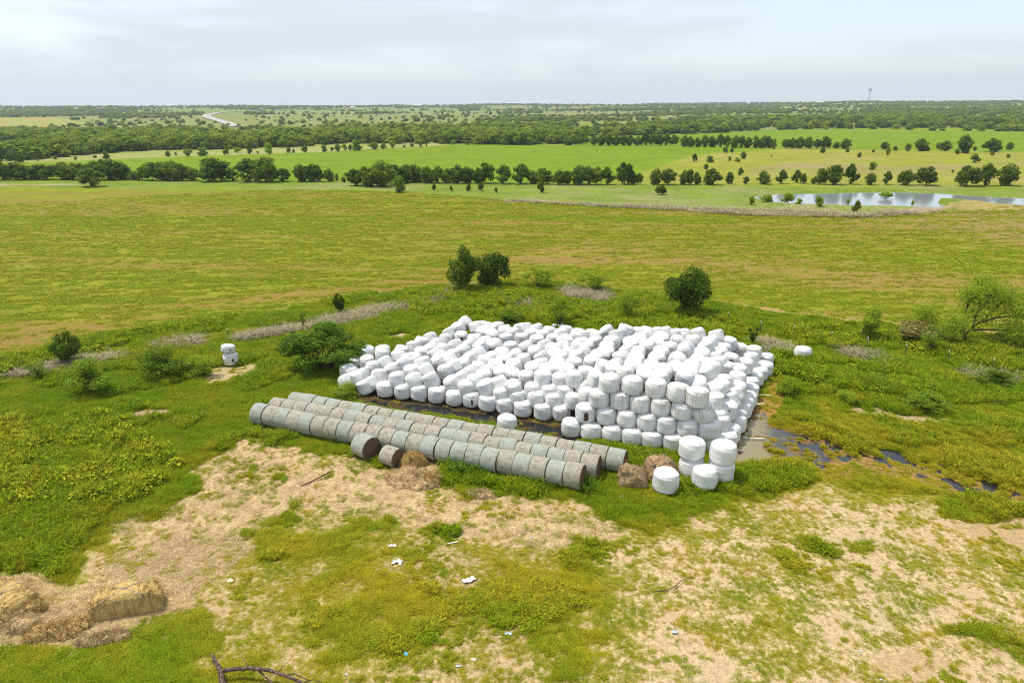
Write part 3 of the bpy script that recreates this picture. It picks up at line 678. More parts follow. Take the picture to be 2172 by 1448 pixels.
row2 = conv([(1610 + 46 * k, 357 - k * .1, 62, 62 + (k * 37 % 20)) for k in range(12)] + [(1440, 355, 75, 52), (1500, 355, 55, 52)], 724, 190) \
     + conv([(x, 427, 58, 62 + (x * 13 % 22)) for x in (10, 50, 95, 140, 185, 235, 280)] + [(x, 432, 62, 68 + (x * 7 % 20)) for x in (330, 375, 420, 465, 510, 545)] + [(578, 440, 40, 72), (655, 435, 52, 62), (695, 435, 62, 74), (740, 436, 72, 82), (800, 436, 62, 76), (855, 435, 52, 62), (905, 435, 72, 76), (975, 435, 52, 46), (1040, 438, 76, 66),
             (1280, 443, 52, 50), (1350, 450, 30, 30), (1430, 453, 42, 50), (1515, 452, 86, 80), (1552, 452, 36, 30), (1625, 438, 30, 42), (1665, 452, 72, 66), (1790, 465, 92, 115), (1855, 452, 26, 30), (1965, 457, 112, 86), (2075, 445, 46, 50)], 1448, 170)
for i, (a, b, w, h) in enumerate(row2):
    place_plant('hedgerow_tree', ROWT[(i * 3 + int(h)) % 6], a, b, w * 1.1, h, 'dark hedgerow tree, %s from the left along the far right green field' % ordn(i + 1), 'tree', 'hedgerow trees by the far right field')
mid = conv([(75, 520, 42, 50), (178, 525, 56, 46), (300, 515, 26, 30), (347, 520, 42, 30), (385, 500, 46, 46), (270, 462, 36, 46), (312, 462, 26, 28), (150, 570, 36, 36), (368, 605, 42, 50), (1122, 492, 36, 38), (1210, 572, 56, 50), (1858, 527, 62, 55),
            (890, 465, 36, 36), (1050, 460, 30, 36), (1305, 478, 32, 60), (2072, 495, 30, 26), (1970, 480, 30, 32), (563, 490, 9, 16), (1745, 470, 36, 36), (1212, 462, 20, 20), (1715, 588, 18, 20)], 1448, 170)
mid.sort()
for i, (a, b, w, h) in enumerate(mid):
    place_plant('pasture_shrub', (ROWT + BUSH)[(i * 4) % 9], a, b, w, h, 'small lone shrub, %s from the left on the brown pasture above the pond' % ordn(i + 1), 'shrub', 'shrubs scattered on the brown pasture')
left = conv([(680, 440, 62, 46), (1068, 428, 36, 38), (1120, 420, 20, 25), (1200, 425, 62, 50), (1285, 422, 76, 58), (1440, 418, 42, 46), (1510, 405, 56, 40), (1590, 412, 42, 40), (1640, 410, 22, 20), (1715, 412, 76, 66), (1840, 403, 36, 40), (1870, 403, 22, 25),
             (1943, 400, 52, 40), (2065, 398, 46, 48), (2115, 392, 30, 26), (2150, 395, 46, 50), (485, 450, 26, 25), (355, 445, 30, 22), (605, 437, 26, 20), (240, 457, 12, 20), (20, 455, 85, 92), (95, 462, 100, 72), (135, 466, 50, 50)], 0, 190) \
     + conv([(20, 388, 42, 38), (105, 388, 82, 70), (60, 386, 40, 36), (210, 382, 72, 50), (270, 378, 46, 46), (325, 375, 42, 46), (400, 370, 22, 20), (450, 368, 26, 28), (503, 365, 26, 25), (543, 362, 13, 22), (710, 355, 42, 36), (800, 352, 42, 26)], 724, 190)
left.sort()
for i, (a, b, w, h) in enumerate(left):
    place_plant('pasture_shrub', (ROWT + BUSH + LITE)[(i * 5 + int(w)) % 12], a, b, w, h, 'roundish green shrub, %s from the left along the pale pasture strip before the woods' % ordn(i + 1), 'shrub', 'shrubs along the pale pasture strip')
ps = conv([(435, 195, 52, 55), (540, 190, 82, 66), (665, 188, 98, 72), (740, 205, 56, 50), (862, 218, 56, 86), (1050, 195, 22, 40), (1100, 250, 56, 86), (1460, 200, 20, 36), (1298, 146, 98, 36)], 1448, 370)
PL = ['small shrub at the left tip of the pond', 'bushy shrub left of the biggest one on the near pond bank', 'biggest light green shrub on the near pond bank', 'low loose shrub just right of the biggest pond shrub', 'tall upright shrub at the middle of the near pond bank',
      'wispy seedling standing in the pond edge', 'dark pointed cedar shrub in front of the pond', 'wispy seedling at the right of the near bank', 'low green clump growing out of the pond water']
for i, (a, b, w, h) in enumerate(ps):
    place_plant('pond_shrub', (LITE if i not in (6,) else ROWT)[i % 3], a, b, w, h, PL[i], 'shrub', zoff=-.1 if i == 8 else 0)

# ------------------------------------------------------------------ nearer trees and bushes
T1 = plant_proto('t', 221, 6000, .028, M['leaf_dark'], 'round', 30, .17, .14, .022, 1, .16, 1)
T2 = plant_proto('t', 222, 6000, .028, M['leaf_dark'], 'dome', 30, .17, .10, .022, 2, .12, 1)
T3 = plant_proto('t', 233, 6500, .026, M['leaf_dark'], 'round', 34, .17, .14, .024, 1, .20, 1)
L1 = plant_proto('t', 204, 4200, .022, M['leaf_light'], 'round', 15, .19, .12, .016, 2, .12, 1)
L2 = plant_proto('t', 205, 3000, .020, M['leaf_light'], 'vase', 13, .17, .14, .014, 2, .14, 2)
MQ = plant_proto('t', 206, 3600, .022, M['leaf_light'], 'vase', 14, .18, .22, .018, 2, .25, 2)
B1 = plant_proto('t', 207, 5000, .022, M['leaf_mid'], 'dome', 22, .17, .04, .012, 3, .06, 1)
B2 = plant_proto('t', 208, 5000, .022, M['leaf_light'], 'dome', 20, .18, .04, .012, 3, .06, 1)
CY = plant_proto('t', 209, 12000, .018, M['leaf_weed'], 'dome', 60, .105, .05, .010, 4, .06, 0, flat=.1)
CD = plant_proto('t', 210, 2200, .028, M['leaf_dark'], 'vase', 9, .16, .08, .014, 3, .08, 0, flat=1.0)
YS = plant_proto('t', 211, 2600, .030, M['leaf_yellow'], 'dome', 14, .19, .05, .012, 3, .06, 1)
SP = plant_proto('t', 212, 1100, .024, M['leaf_mid'], 'vase', 11, .15, .18, .012, 2, .2, 3)
near = [('tree', T1, 985, 620, 74, 97, 'tall dark tree, left one of the close pair behind the bale heap', 'tree'),
        ('tree', T2, 1046, 610, 82, 78, 'rounded dark tree, right one of the close pair behind the bale heap', 'tree'),
        ('tree', T3, 1453, 667, 106, 106, 'dark round tree standing alone behind the bale heap', 'tree'),
        ('shrub', L1, 1138, 612, 56, 50, 'bright green shrub right of the close pair of dark trees', 'shrub'),
        ('shrub', L1, 1252, 616, 46, 40, 'bright green shrub beside the grey dead brush', 'shrub'),
        ('small_tree', MQ, 1835, 722, 66, 66, 'small feathery tree next to a white-topped fence post, behind the lone white bale', 'tree'),
        ('sapling', SP, 1972, 748, 64, 62, 'thin sparse sapling left of the forked bare-branched tree', 'tree'),
        ('sapling', T1, 720, 663, 30, 41, 'small dark sapling standing in the dry grass strip', 'tree'),
        ('small_tree', T3, 147, 772, 62, 72, 'dark small tree at the field edge on the far left', 'tree'),
        ('bush', B1, 200, 830, 94, 68, 'round green bush below the dark small tree on the left', 'bush'),
        ('bush', B1, 347, 800, 88, 62, 'green bush, left one of the two beside the torn bale stack', 'bush'),
        ('bush', B2, 422, 797, 72, 45, 'lower lighter bush, nearest to the torn bale stack', 'bush'),
        ('large_bush', CY, 692, 782, 168, 102, 'largest dense bush, touching the left end of the bale heap', 'bush'),
        ('sapling', SP, 645, 700, 16, 42, 'thin sapling rising behind the largest bush', 'tree'),
        ('bush', L2, 1188, 690, 66, 56, 'loose light bush directly behind the middle of the heap', 'bush'),
        ('bush', L2, 1328, 678, 62, 56, 'loose light bush between heap and grey dead brush', 'bush'),
        ('bush', B1, 1074, 684, 58, 27, 'low dark leafy bush behind the back left edge of the heap', 'bush'),
        ('cedar_sapling', CD, 1595, 730, 36, 42, 'dark upright cedar sapling behind the right end of the heap', 'tree'),
        ('sapling', SP, 84, 806, 52, 46, 'thin airy sapling at the far left edge', 'tree'),
        ('dry_shrub', YS, 1945, 724, 92, 46, 'straw yellow dry shrub beside the forked tree', 'shrub'),
        ('bush', B2, 1665, 838, 54, 42, 'grassy bush beside the orange mud at the heap', 'bush'),
        ('bush', B2, 1797, 854, 42, 28, 'small grassy clump above the pale bare patch', 'bush'),
        ('bush', B1, 1955, 866, 84, 36, 'wide low grassy bush below the blue tarp', 'bush'),
        ('weed', B2, 738, 848, 56, 36, 'tall bright weed in front of the leftmost heap bale', 'weed'),
        ('bush', B1, 2110, 820, 60, 34, 'dark weed bush at the right edge above the blue tarp', 'bush'),
        ]
for nm, pr, a, b, w, h, lb, ct in near:
    place_plant(nm, pr, a, b, w, h, lb, ct)

def forked_tree():
    b = G(2044, 724); s = mpp(b)
    o = empty('forked_tree', b)
    P = lambda u, v, d=0: Vector(((u - 2044) * s, d, (724 - v) * s * 1.05))
    paths = [([P(2044, 728), P(2044, 716), P(2042, 710)], [.26, .22, .17])]
    limbs = [[(2042, 712), (2056, 696), (2075, 683), (2098, 660), (2112, 640)], [(2042, 712), (2036, 694), (2050, 668), (2060, 645), (2070, 625)], [(2040, 712), (2034, 690), (2044, 664), (2052, 640)], [(2040, 714), (2030, 690), (2012, 680), (1998, 690)],
             [(2056, 696), (2066, 668), (2078, 645), (2085, 625)], [(2075, 683), (2092, 670), (2110, 664), (2122, 655)], [(2040, 722), (2015, 724), (2000, 712), (1993, 696)], [(2056, 700), (2080, 694), (2108, 690), (2118, 700)]]
    ends = []
    for k, L in enumerate(limbs):
        dd = (-1) ** k * .25 * (k + 1) / 3
        pts = [P(u, v, dd * i) for i, (u, v) in enumerate(L)]
        paths.append((pts, [max(.018, .095 - .022 * i) for i in range(len(L))]))
        for q in pts[2:]: ends.append(q)
        ends.append(pts[-1])
        for t in range(4):
            q = pts[-1] + Vector((random.uniform(-.6, .6), random.uniform(-.6, .6), random.uniform(0, .7)))
            paths.append(([pts[-2], pts[-1].lerp(q, .4), q], [.035, .022, .008])); ends.append(q)
    mobj('trunk', tubes_mesh('trunk', paths, 7, M['dead_wood']), o)
    g = np.random.default_rng(5); n = 16000
    E = np.array([tuple(e) for e in ends if e.z > 1.0])
    C = E[g.integers(0, len(E), n)] + g.normal(size=(n, 3)) * np.array([.46, .46, .38]) + np.array([0, 0, .12])
    nr = g.normal(size=(n, 3)) + [0, 0, .6]; nr /= np.linalg.norm(nr, axis=1)[:, None]
    t1 = np.cross(nr, g.normal(size=(n, 3))); t1 /= np.linalg.norm(t1, axis=1)[:, None]; t2 = np.cross(nr, t1)
    s_ = g.uniform(.05, .13, n)[:, None]
    Q = np.stack([C - t1 * s_, C + t2 * s_ * .4, C + t1 * s_, C - t2 * s_ * .4], 1)
    me = np_mesh('crown', Q.reshape(-1, 3), np.arange(4 * n), np.full(n, 4), False, M['leaf_light']); fattr(me, 'tint', np.repeat(g.uniform(0, .8, n), 4))
    mobj('crown', me, o)
    tag(o, 'forked tree with bare dark limbs and thin feathery leaves on the right', 'tree')
forked_tree()

# ------------------------------------------------------------------ geometry-node scatters
def scatter(name, P, rot, scale, idx, variants, extra, kind='stuff', label=None, cat=None):
    me = bpy.data.meshes.new(name)
    P = np.asarray(P, np.float32)
    me.vertices.add(len(P)); me.vertices.foreach_set('co', P.ravel())
    vattr(me, 'rot', rot); vattr(me, 'scl', scale)
    a = me.attributes.new('idx', 'INT', 'POINT'); a.data.foreach_set('value', np.asarray(idx, np.int32))
    for k, v in extra.items(): fattr(me, k, v)
    o = mobj(name, me)
    c = bpy.data.collections.new(name + '_kinds')
    for i, (vm) in enumerate(variants):
        vo = bpy.data.objects.new('%s_kind_%02d' % (name, i), vm); c.objects.link(vo)
    ng = bpy.data.node_groups.new(name + '_scatter', 'GeometryNodeTree')
    ng.interface.new_socket('Geometry', in_out='INPUT', socket_type='NodeSocketGeometry')
    ng.interface.new_socket('Geometry', in_out='OUTPUT', socket_type='NodeSocketGeometry')
    N = ng.nodes; L = ng.links
    gi = N.new('NodeGroupInput'); go = N.new('NodeGroupOutput')
    ci = N.new('GeometryNodeCollectionInfo'); ci.inputs['Collection'].default_value = c
    ci.inputs['Separate Children'].default_value = True; ci.inputs['Reset Children'].default_value = True
    iop = N.new('GeometryNodeInstanceOnPoints'); iop.inputs['Pick Instance'].default_value = True
    m2p = N.new('GeometryNodeMeshToPoints')
    def na(nm, ty):
        x = N.new('GeometryNodeInputNamedAttribute'); x.data_type = ty; x.inputs['Name'].default_value = nm; return x.outputs[0]
    L.new(gi.outputs[0], m2p.inputs[0]); L.new(m2p.outputs[0], iop.inputs['Points'])
    L.new(ci.outputs[0], iop.inputs['Instance'])
    L.new(na('idx', 'INT'), iop.inputs['Instance Index'])
    e2r = N.new('FunctionNodeEulerToRotation'); L.new(na('rot', 'FLOAT_VECTOR'), e2r.inputs[0]); L.new(e2r.outputs[0], iop.inputs['Rotation'])
    L.new(na('scl', 'FLOAT_VECTOR'), iop.inputs['Scale'])
    L.new(iop.outputs[0], go.inputs[0])
    md = o.modifiers.new('scatter', 'NODES'); md.node_group = ng
    tag(o, label, cat, None, kind)
    return o

def tuft(name, seed, nb, spread, hgt, wid, lean, mat, droop=.3):
    g = np.random.default_rng(seed)
    a = g.uniform(0, 6.283, nb); rr = spread * np.sqrt(g.uniform(0, 1, nb))
    bx, by = rr * np.cos(a), rr * np.sin(a)
    la = a + g.normal(0, .9, nb); h = hgt * g.uniform(.5, 1.15, nb); ln = lean * g.uniform(.3, 1.3, nb) * h
    w = wid * g.uniform(.7, 1.3, nb)
    dx, dy = np.cos(la), np.sin(la); sx, sy = -dy, dx
    z0 = np.full(nb, -.03)
    b = np.stack([bx, by, z0], -1); S_ = np.stack([sx, sy, 0 * sx], -1) * w[:, None]
    m = b + np.stack([dx * ln * .45, dy * ln * .45, h * .65], -1)
    t = b + np.stack([dx * ln * 1.1, dy * ln * 1.1, h * (1 - droop * g.uniform(0, 1, nb))], -1)
    V = np.stack([b - S_, b + S_, m + S_ * .8, m - S_ * .8, t], 1).reshape(-1, 3)
    k = np.arange(nb)[:, None] * 5
    f = np.concatenate([k + np.array([0, 1, 2, 3]), k + np.array([3, 2, 4])], 1)
    me = np_mesh(name, V, f, np.tile([4, 3], nb), False, mat)
    fattr(me, 'tint', np.repeat(g.uniform(0, 1, nb), 5))
    return me
def leafy(name, seed, n, spread, hgt, leaf, mat):
    g = np.random.default_rng(seed)
    a = g.uniform(0, 6.283, n); rr = spread * np.sqrt(g.uniform(0, 1, n)); z = hgt * g.uniform(.1, 1, n) * (1 - (rr / spread) ** 2 * .6)
    P = np.stack([rr * np.cos(a), rr * np.sin(a), z], -1)
    nr = g.normal(size=(n, 3)) * .6 + [0, 0, 1]; nr /= np.linalg.norm(nr, axis=1)[:, None]
    t1 = np.cross(nr, g.normal(size=(n, 3))); t1 /= np.linalg.norm(t1, axis=1)[:, None]; t2 = np.cross(nr, t1)
    s = leaf * g.uniform(.6, 1.3, n)[:, None]
    Q = np.stack([P - t1 * s, P + t2 * s * .6, P + t1 * s, P - t2 * s * .6], 1)
    me = np_mesh(name, Q.reshape(-1, 3), np.arange(4 * n), np.full(n, 4), False, mat); fattr(me, 'tint', np.repeat(g.uniform(0, 1, n), 4))
    return me
GV = [tuft('grass_tuft', 1, 70, .26, .16, .010, .7, M['grass']), tuft('grass_tuft', 2, 80, .30, .20, .010, .8, M['grass']), tuft('grass_tuft', 3, 60, .20, .24, .010, .6, M['grass']),
      tuft('grass_tuft', 4, 70, .22, .42, .014, .6, M['grass'], .5), tuft('grass_tuft', 5, 80, .26, .55, .016, .6, M['grass'], .5),
      leafy('leafy_weed', 6, 60, .30, .30, .05, M['grass']), leafy('leafy_weed', 7, 70, .40, .50, .07, M['grass'])]
HEAP_PX = [(722, 800), (760, 835), (850, 850), (1000, 868), (1100, 882), (1190, 893), (1200, 925), (1300, 945), (1420, 962), (1540, 965), (1590, 900), (1632, 800), (1560, 740), (1300, 720), (1000, 715), (860, 760)]
def near_grass():
    N = 620000
    th = rng.uniform(-47, 47, N) * math.pi / 180
    r = np.sqrt(rng.uniform(15 ** 2, 78 ** 2, N))
    # more points close by, where each tuft shows larger
    keep = rng.uniform(0, 1, N) < np.clip(42 / r, .40, 1.0) ** 1.4
    th, r = th[keep], r[keep]
    x, y = np.sin(th) * r, np.cos(th) * r
    px, py, d = proj(x, y, 0 * x)
    A, B, veg, lush, hg = compose(px, py, x, y)
    fld = poly_sd(NEAR_FIELD, px, py) > -1
    heap = poly_sd(HEAP_PX, px, py) > 2
    cl = fbm(x / .55, y / .55, 71, 3)
    cl2 = fbm(x / .28, y / .28, 73, 2)
    ok = (veg + np.where(veg < .75, (cl - .5) * 1.7 + (cl2 - .5) * 1.5, (cl - .5) * 1.3) > rng.uniform(.40, .80, len(x))) & (~fld) & (~heap)
    for P_ in (PUD_FRONT, PUD_RIGHT, PUD_STREAK):
        ok &= ~((near_relief(x, y, px, py, veg) < -.05) & (poly_sd(P_, px, py) > -10))
    x, y, px, py, veg, lush, hg = [q[ok] for q in (x, y, px, py, veg, lush, hg)]
    z = near_relief(x, y, px, py, veg)
    n = len(x)
    u = rng.uniform(0, 1, n); patch = fbm(x / 3.5, y / 3.5, 77, 3)
    tall = hg + (patch - .5) * 1.4
    idx = np.where(tall < .42, rng.integers(0, 3, n), np.where(u < .45, rng.integers(0, 3, n), np.where(u < .80, rng.integers(3, 5, n), rng.integers(5, 7, n))))
    idx = np.where((tall > .85) & (u > .3), rng.integers(4, 7, n), idx)
    s = np.clip(.55 + hg * .55, .5, 1.1) * rng.uniform(.65, 1.3, n) * np.where(veg < .78, .46, .92)
    sc = np.stack([s, s, s * np.where(hg < .3, .62, 1.0) * rng.uniform(.8, 1.2, n)], -1)
    rot = np.stack([rng.normal(0, .08, n), rng.normal(0, .08, n), rng.uniform(0, 6.283, n)], -1)
    scatter('grass', np.stack([x, y, z], -1), rot, sc, idx, GV, {'lush': np.clip(lush + .30 * (idx >= 5) + (fbm(x / 1.4, y / 1.4, 79, 3) - .5) * 1.1 + rng.normal(0, .10, n), 0, 1)}, label='short and tall green grass growing over the ground round the bales', cat='grass')
    return n
print('grass', near_grass())
CV = [leafy('crop_plant', 21, 26, .26, .16, .075, M['crop']), leafy('crop_plant', 22, 34, .34, .20, .075, M['crop']), tuft('crop_plant', 23, 40, .3, .22, .02, .8, M['crop'])]
def crop():
    N = 300000
    th = rng.uniform(-46, 46, N) * math.pi / 180
    r = np.exp(rng.uniform(math.log(48), math.log(175), N))
    x, y = np.sin(th) * r, np.cos(th) * r
    px, py, d = proj(x, y, 0 * x)
    sel = poly_sd(NEAR_FIELD, px, py) > 1
    x, y, px, py, r = [q[sel] for q in (x, y, px, py, r)]
    A, B, veg, lush, hg = compose(px, py, x, y)
    cl = fbm(x / 2.2, (y - .12 * x) / .55, 81, 3)
    ok = veg + (cl - .5) * 1.5 > rng.uniform(.36, .95, len(x))
    x, y, px, py, r, veg, lush = [q[ok] for q in (x, y, px, py, r, veg, lush)]
    n = len(x); s = rng.uniform(.55, 1.05, n) * np.clip(r / 90, .8, 1.5)
    z = near_relief(x, y, px, py, veg)
    scatter('crop_plants', np.stack([x, y, z], -1), np.stack([0 * x, 0 * x, rng.uniform(0, 6.28, n)], -1), np.stack([s, s, s * .5], -1), rng.integers(0, 3, n), CV,
            {'lush': np.clip(.16 + veg * .55 + rng.normal(0, .14, n), 0, 1)}, label='low green crop sprouting thinly over the brown field', cat='crop')
    return n
print('crop', crop())
# dark leafy weeds right of the heap and along the field edge
def weeds():
    polys = [([(1640, 750), (1700, 762), (1800, 775), (1950, 800), (1990, 835), (1900, 850), (1760, 830), (1680, 800), (1640, 790)], 1500, .45, .85),
             ([(-100, 795), (130, 735), (300, 702), (500, 676), (520, 684), (320, 718), (140, 760), (-100, 830)], 1100, .4, .8),
             ([(850, 640), (960, 612), (1060, 608), (1200, 640), (1380, 660), (1600, 690), (1590, 725), (1350, 700), (1200, 690), (1000, 670), (880, 668)], 2200, .42, .75),
             ([(1640, 690), (1800, 700), (2172, 740), (2300, 800), (2172, 800), (1900, 740), (1700, 740)], 1500, .42, .7),
             ([(-80, 880), (250, 880), (330, 940), (380, 990), (300, 1060), (-80, 1080)], 900, .34, .6)]
    X = []; Ls = []
    for P, n, _, l in polys:
        Q = np.array(P, float); a = rng.uniform(Q.min(0), Q.max(0), (n * 8, 2))
        ins = poly_sd(P, a[:, 0], a[:, 1]) > 0
        a = a[ins]
        w = np.array([tuple(G(u, v)) for u, v in a])
        k = fbm(w[:, 0] / 1.7, w[:, 1] / 1.7, 91, 3) + rng.uniform(-.12, .12, len(w)) > .50
        w = w[k][:n]; X.append(w); Ls.append(np.full(len(w), l))
    X = np.concatenate(X); L = np.concatenate(Ls); n = len(X)
    WV = [leafy('weed_plant', 31, 80, .38, .48, .085, M['grass']), leafy('weed_plant', 32, 90, .45, .65, .075, M['grass']), tuft('weed_plant', 33, 60, .22, .75, .018, .55, M['grass'], .5)]
    s = rng.uniform(.6, 1.25, n)
    scatter('weeds', X, np.stack([0 * s, 0 * s, rng.uniform(0, 6.28, n)], -1), np.stack([s, s, s], -1), rng.integers(0, 3, n), WV, {'lush': np.clip(L + rng.normal(0, .15, n), 0, 1)}, label='rank dark green weeds behind and beside the bale heap', cat='weeds')
weeds()
def dead_grass():
    polys = [([(505, 716), (640, 690), (760, 662), (832, 645), (845, 655), (760, 682), (640, 702), (520, 722)], 420), ([(845, 655), (940, 622), (990, 606), (1000, 614), (940, 634), (860, 662)], 200),
             ([(1190, 610), (1290, 620), (1295, 640), (1200, 630)], 170), ([(-60, 782), (60, 784), (150, 768), (260, 752), (260, 760), (150, 780), (60, 797), (-60, 796)], 240), ([(340, 728), (420, 718), (420, 732), (345, 740)], 130),
             ([(1790, 740), (1850, 752), (1880, 768), (1840, 768), (1790, 750)], 70), ([(1610, 720), (1680, 735), (1680, 756), (1620, 745)], 70), ([(1040, 620), (1130, 640), (1140, 652), (1060, 645)], 110), ([(2050, 790), (2172, 790), (2172, 815), (2060, 810)], 90),
             ([(1030, 424), (1300, 436), (1640, 447), (1850, 454), (1985, 442), (1985, 452), (1850, 462), (1600, 457), (1300, 440)], 700)]
    X = []
    for P, n in polys:
        Q = np.array(P, float); a = rng.uniform(Q.min(0), Q.max(0), (n * 14, 2)); a = a[poly_sd(P, a[:, 0], a[:, 1]) > -1][:n]
        X.append(np.array([tuple(G(u, v)) for u, v in a]))
    X = np.concatenate(X); n = len(X)
    DV = [tuft('dead_tuft', 41, 30, .3, .38, .012, 2.4, M['dry'], .7), tuft('dead_tuft', 42, 26, .25, .6, .012, 1.9, M['dry'], .6)]
    s = rng.uniform(.6, 1.3, n) * np.where(np.hypot(X[:, 0], X[:, 1]) > 100, 1.5, 1)
    scatter('dead_grass', X, np.stack([0 * s, 0 * s, rng.uniform(0, 6.28, n)], -1), np.stack([s, s, s], -1), rng.integers(0, 2, n), DV, {'lush': rng.uniform(0, 1, n)}, label='grey tan dead grass flattened along the field edges', cat='dead grass')
dead_grass()
def straw_litter():
    X = []
    for zi, n in ((1, 2600), (2, 400), (7, 2200), (8, 500)):
        P = ZONES[zi][0]; Q = np.array(P, float); lo = np.maximum(Q.min(0), (-150, 0)); hi = np.minimum(Q.max(0), (2300, 1500))
        a = rng.uniform(lo, hi, (n * 4, 2)); a = a[poly_sd(P, a[:, 0], a[:, 1]) > -4][:n]
        X.append(np.array([tuple(G(u, v)) for u, v in a]))
    X = np.concatenate(X); n = len(X)
    px, py, d = proj(X[:, 0], X[:, 1], X[:, 2]); X[:, 2] = near_relief(X[:, 0], X[:, 1], px, py, None) + .012
    SV = [tuft('straw_wisp', 51, 36, .28, .07, .007, 4.0, M['straw'], .6), tuft('straw_wisp', 52, 44, .22, .10, .008, 3.0, M['straw'], .7)]
    s = rng.uniform(.35, .8, n)
    scatter('loose_straw', X, np.stack([0 * s, 0 * s, rng.uniform(0, 6.28, n)], -1), np.stack([s, s, s], -1), rng.integers(0, 2, n), SV, {'lush': rng.uniform(0, 1, n)}, label='loose tan straw trodden over the bare ground', cat='straw')
straw_litter()

# woodland
WOODV = []
for i in range(5):
    cm, C = crown_mesh('wood_tree', 300 + i, 620, .095, ['round', 'dome', 'round', 'dome', 'round'][i], 12, M['leaf_wood'], .26, .04)
    WOODV.append(cm)
WOODV.append(crown_mesh('wood_tree', 310, 620, .095, 'dome', 12, M['leaf_mid'], .26, .04)[0])
W1 = [(-1800, 352), (0, 332), (60, 340), (150, 331), (330, 319), (500, 316), (640, 312), (724, 305), (900, 305), (1124, 308), (1238, 306), (1233, 291), (1448, 285), (1700, 274), (2172, 270), (3800, 266),
      (3800, 255), (1800, 255), (1560, 259), (1420, 268), (1330, 271), (1100, 271), (960, 270), (800, 275), (640, 281), (520, 285), (330, 281), (200, 285), (100, 290), (-1800, 296)]
CLEAR = [[(1145, 265), (1330, 262), (1330, 268), (1150, 270)], [(495, 280), (560, 279), (555, 288), (498, 289)], [(10, 306), (72, 302), (62, 323), (10, 327)], [(430, 234), (520, 234), (520, 268), (478, 266), (430, 254)]]
def woods():
    N = 15000
    th = rng.uniform(-52, 52, N) * math.pi / 180
    r = np.exp(rng.uniform(math.log(300), math.log(1500), N))
    x, y = np.sin(th) * r, np.cos(th) * r
    z = terrain_far(x, y); px, py, d = proj(x, y, z)
    ok = poly_sd(W1, px, py) > 0
    for C in CLEAR: ok &= poly_sd(C, px, py) < 0
    dens = fbm(x / 60, y / 60, 101, 2)
    ok &= (dens > .45) | (r < 430)
    x, y, z, r = [q[ok] for q in (x, y, z, r)]
    n = len(x)
    h = rng.uniform(4.8, 8.4, n) * np.clip(r / 700, 1, 1.15); w = h * rng.uniform(.9, 1.5, n)
    scatter('woodland', np.stack([x, y, z - .5], -1), np.stack([0 * x, 0 * x, rng.uniform(0, 6.28, n)], -1), np.stack([w, w, h], -1), rng.choice(6, n, p=[.17, .17, .17, .17, .16, .16]), WOODV, {'lush': rng.uniform(0, 1, n)},
            label='broad band of dense dark green woodland beyond the fields', cat='woodland')
    return n
print('woods', woods())
def far_trees():
    N = 60000
    th = rng.uniform(-50, 50, N) * math.pi / 180
    r = np.exp(rng.uniform(math.log(620), math.log(3200), N))
    x, y = np.sin(th) * r, np.cos(th) * r
    z = terrain_far(x, y); px, py, d = proj(x, y, z)
    # clumps and lines of trees over the rolling country, thicker to the right and on the ridge
    dn = fbm(x / 150, y / 150, 111, 3) + .07 * sst(1350, 1700, px) + .07 * sst(350, 100, px) - .13 * sst(480, 620, px) * (1 - sst(900, 1150, px)) * (r < 2300) + .20 * sst(2450, 2800, r)
    thr = rng.uniform(.52, .68, N)
    ok = (dn > thr) | (rng.uniform(0, 1, N) < .035)
    ok &= (poly_sd(W1, px, py) < 0)
    ok &= poly_sd(CLEAR[3], px, py) < 0
    ok &= poly_sd(ZONES[-1][0], px, py) < -1
    x, y, z, r = [q[ok] for q in (x, y, z, r)]
    n = len(x)
    h = rng.uniform(2.5, 6.5, n) * np.clip(r / 1400, .9, 1.2); w = h * rng.uniform(1.0, 1.7, n)
    scatter('distant_trees', np.stack([x, y, z - .4], -1), np.stack([0 * x, 0 * x, rng.uniform(0, 6.28, n)], -1), np.stack([w, w, h], -1), rng.integers(0, 5, n), WOODV, {'lush': rng.uniform(0, 1, n)},
            label='distant trees and scrub scattered over the rolling hills to the horizon', cat='distant trees')
    return n
print('far', far_trees())

# ------------------------------------------------------------------ far buildings and masts
def house(px, py, wpx, hpx, roof, lb, nm='house'):
    p = GT(px, py); s = mpp(p); w = wpx * s; h = hpx * s; d = max(8, w * .45)
    rz = math.atan2(p.x, p.y)
    o = empty(nm, p, -rz + random.uniform(-.3, .3))
    def box(x0, x1, y0, y1, z0, z1): return [(x0, y0, z0), (x1, y0, z0), (x1, y1, z0), (x0, y1, z0), (x0, y0, z1), (x1, y0, z1), (x1, y1, z1), (x0, y1, z1)]
    F6 = [(0, 3, 2, 1), (4, 5, 6, 7), (0, 1, 5, 4), (1, 2, 6, 5), (2, 3, 7, 6), (3, 0, 4, 7)]
    me = bpy.data.meshes.new('wall'); me.from_pydata(box(-w / 2, w / 2, -d / 2, d / 2, -2, h * .6), [], F6); mobj('wall', me, o, M['wall_pale'])
    me = bpy.data.meshes.new('roof'); e = .6
    me.from_pydata([(-w / 2 - e, -d / 2 - e, h * .6 + .003), (w / 2 + e, -d / 2 - e, h * .6 + .003), (w / 2 + e, d / 2 + e, h * .6 + .003), (-w / 2 - e, d / 2 + e, h * .6 + .003), (-w / 2 - e, 0, h), (w / 2 + e, 0, h)], [], [(0, 1, 5, 4), (2, 3, 4, 5), (1, 2, 5), (3, 0, 4), (0, 3, 2, 1)])
    mobj('roof', me, o, roof)
    for k in (-.28, .05, .3):
        me = bpy.data.meshes.new('window'); me.from_pydata(box(w * k - w * .05, w * k + w * .05, -d / 2 - .06, -d / 2 - .01, h * .2, h * .45), [], F6); mobj('window', me, o, M['window'])
    tag(o, lb, 'house' if nm == 'house' else 'building')
RW, RB = M['roof_white'], M['roof_brown']
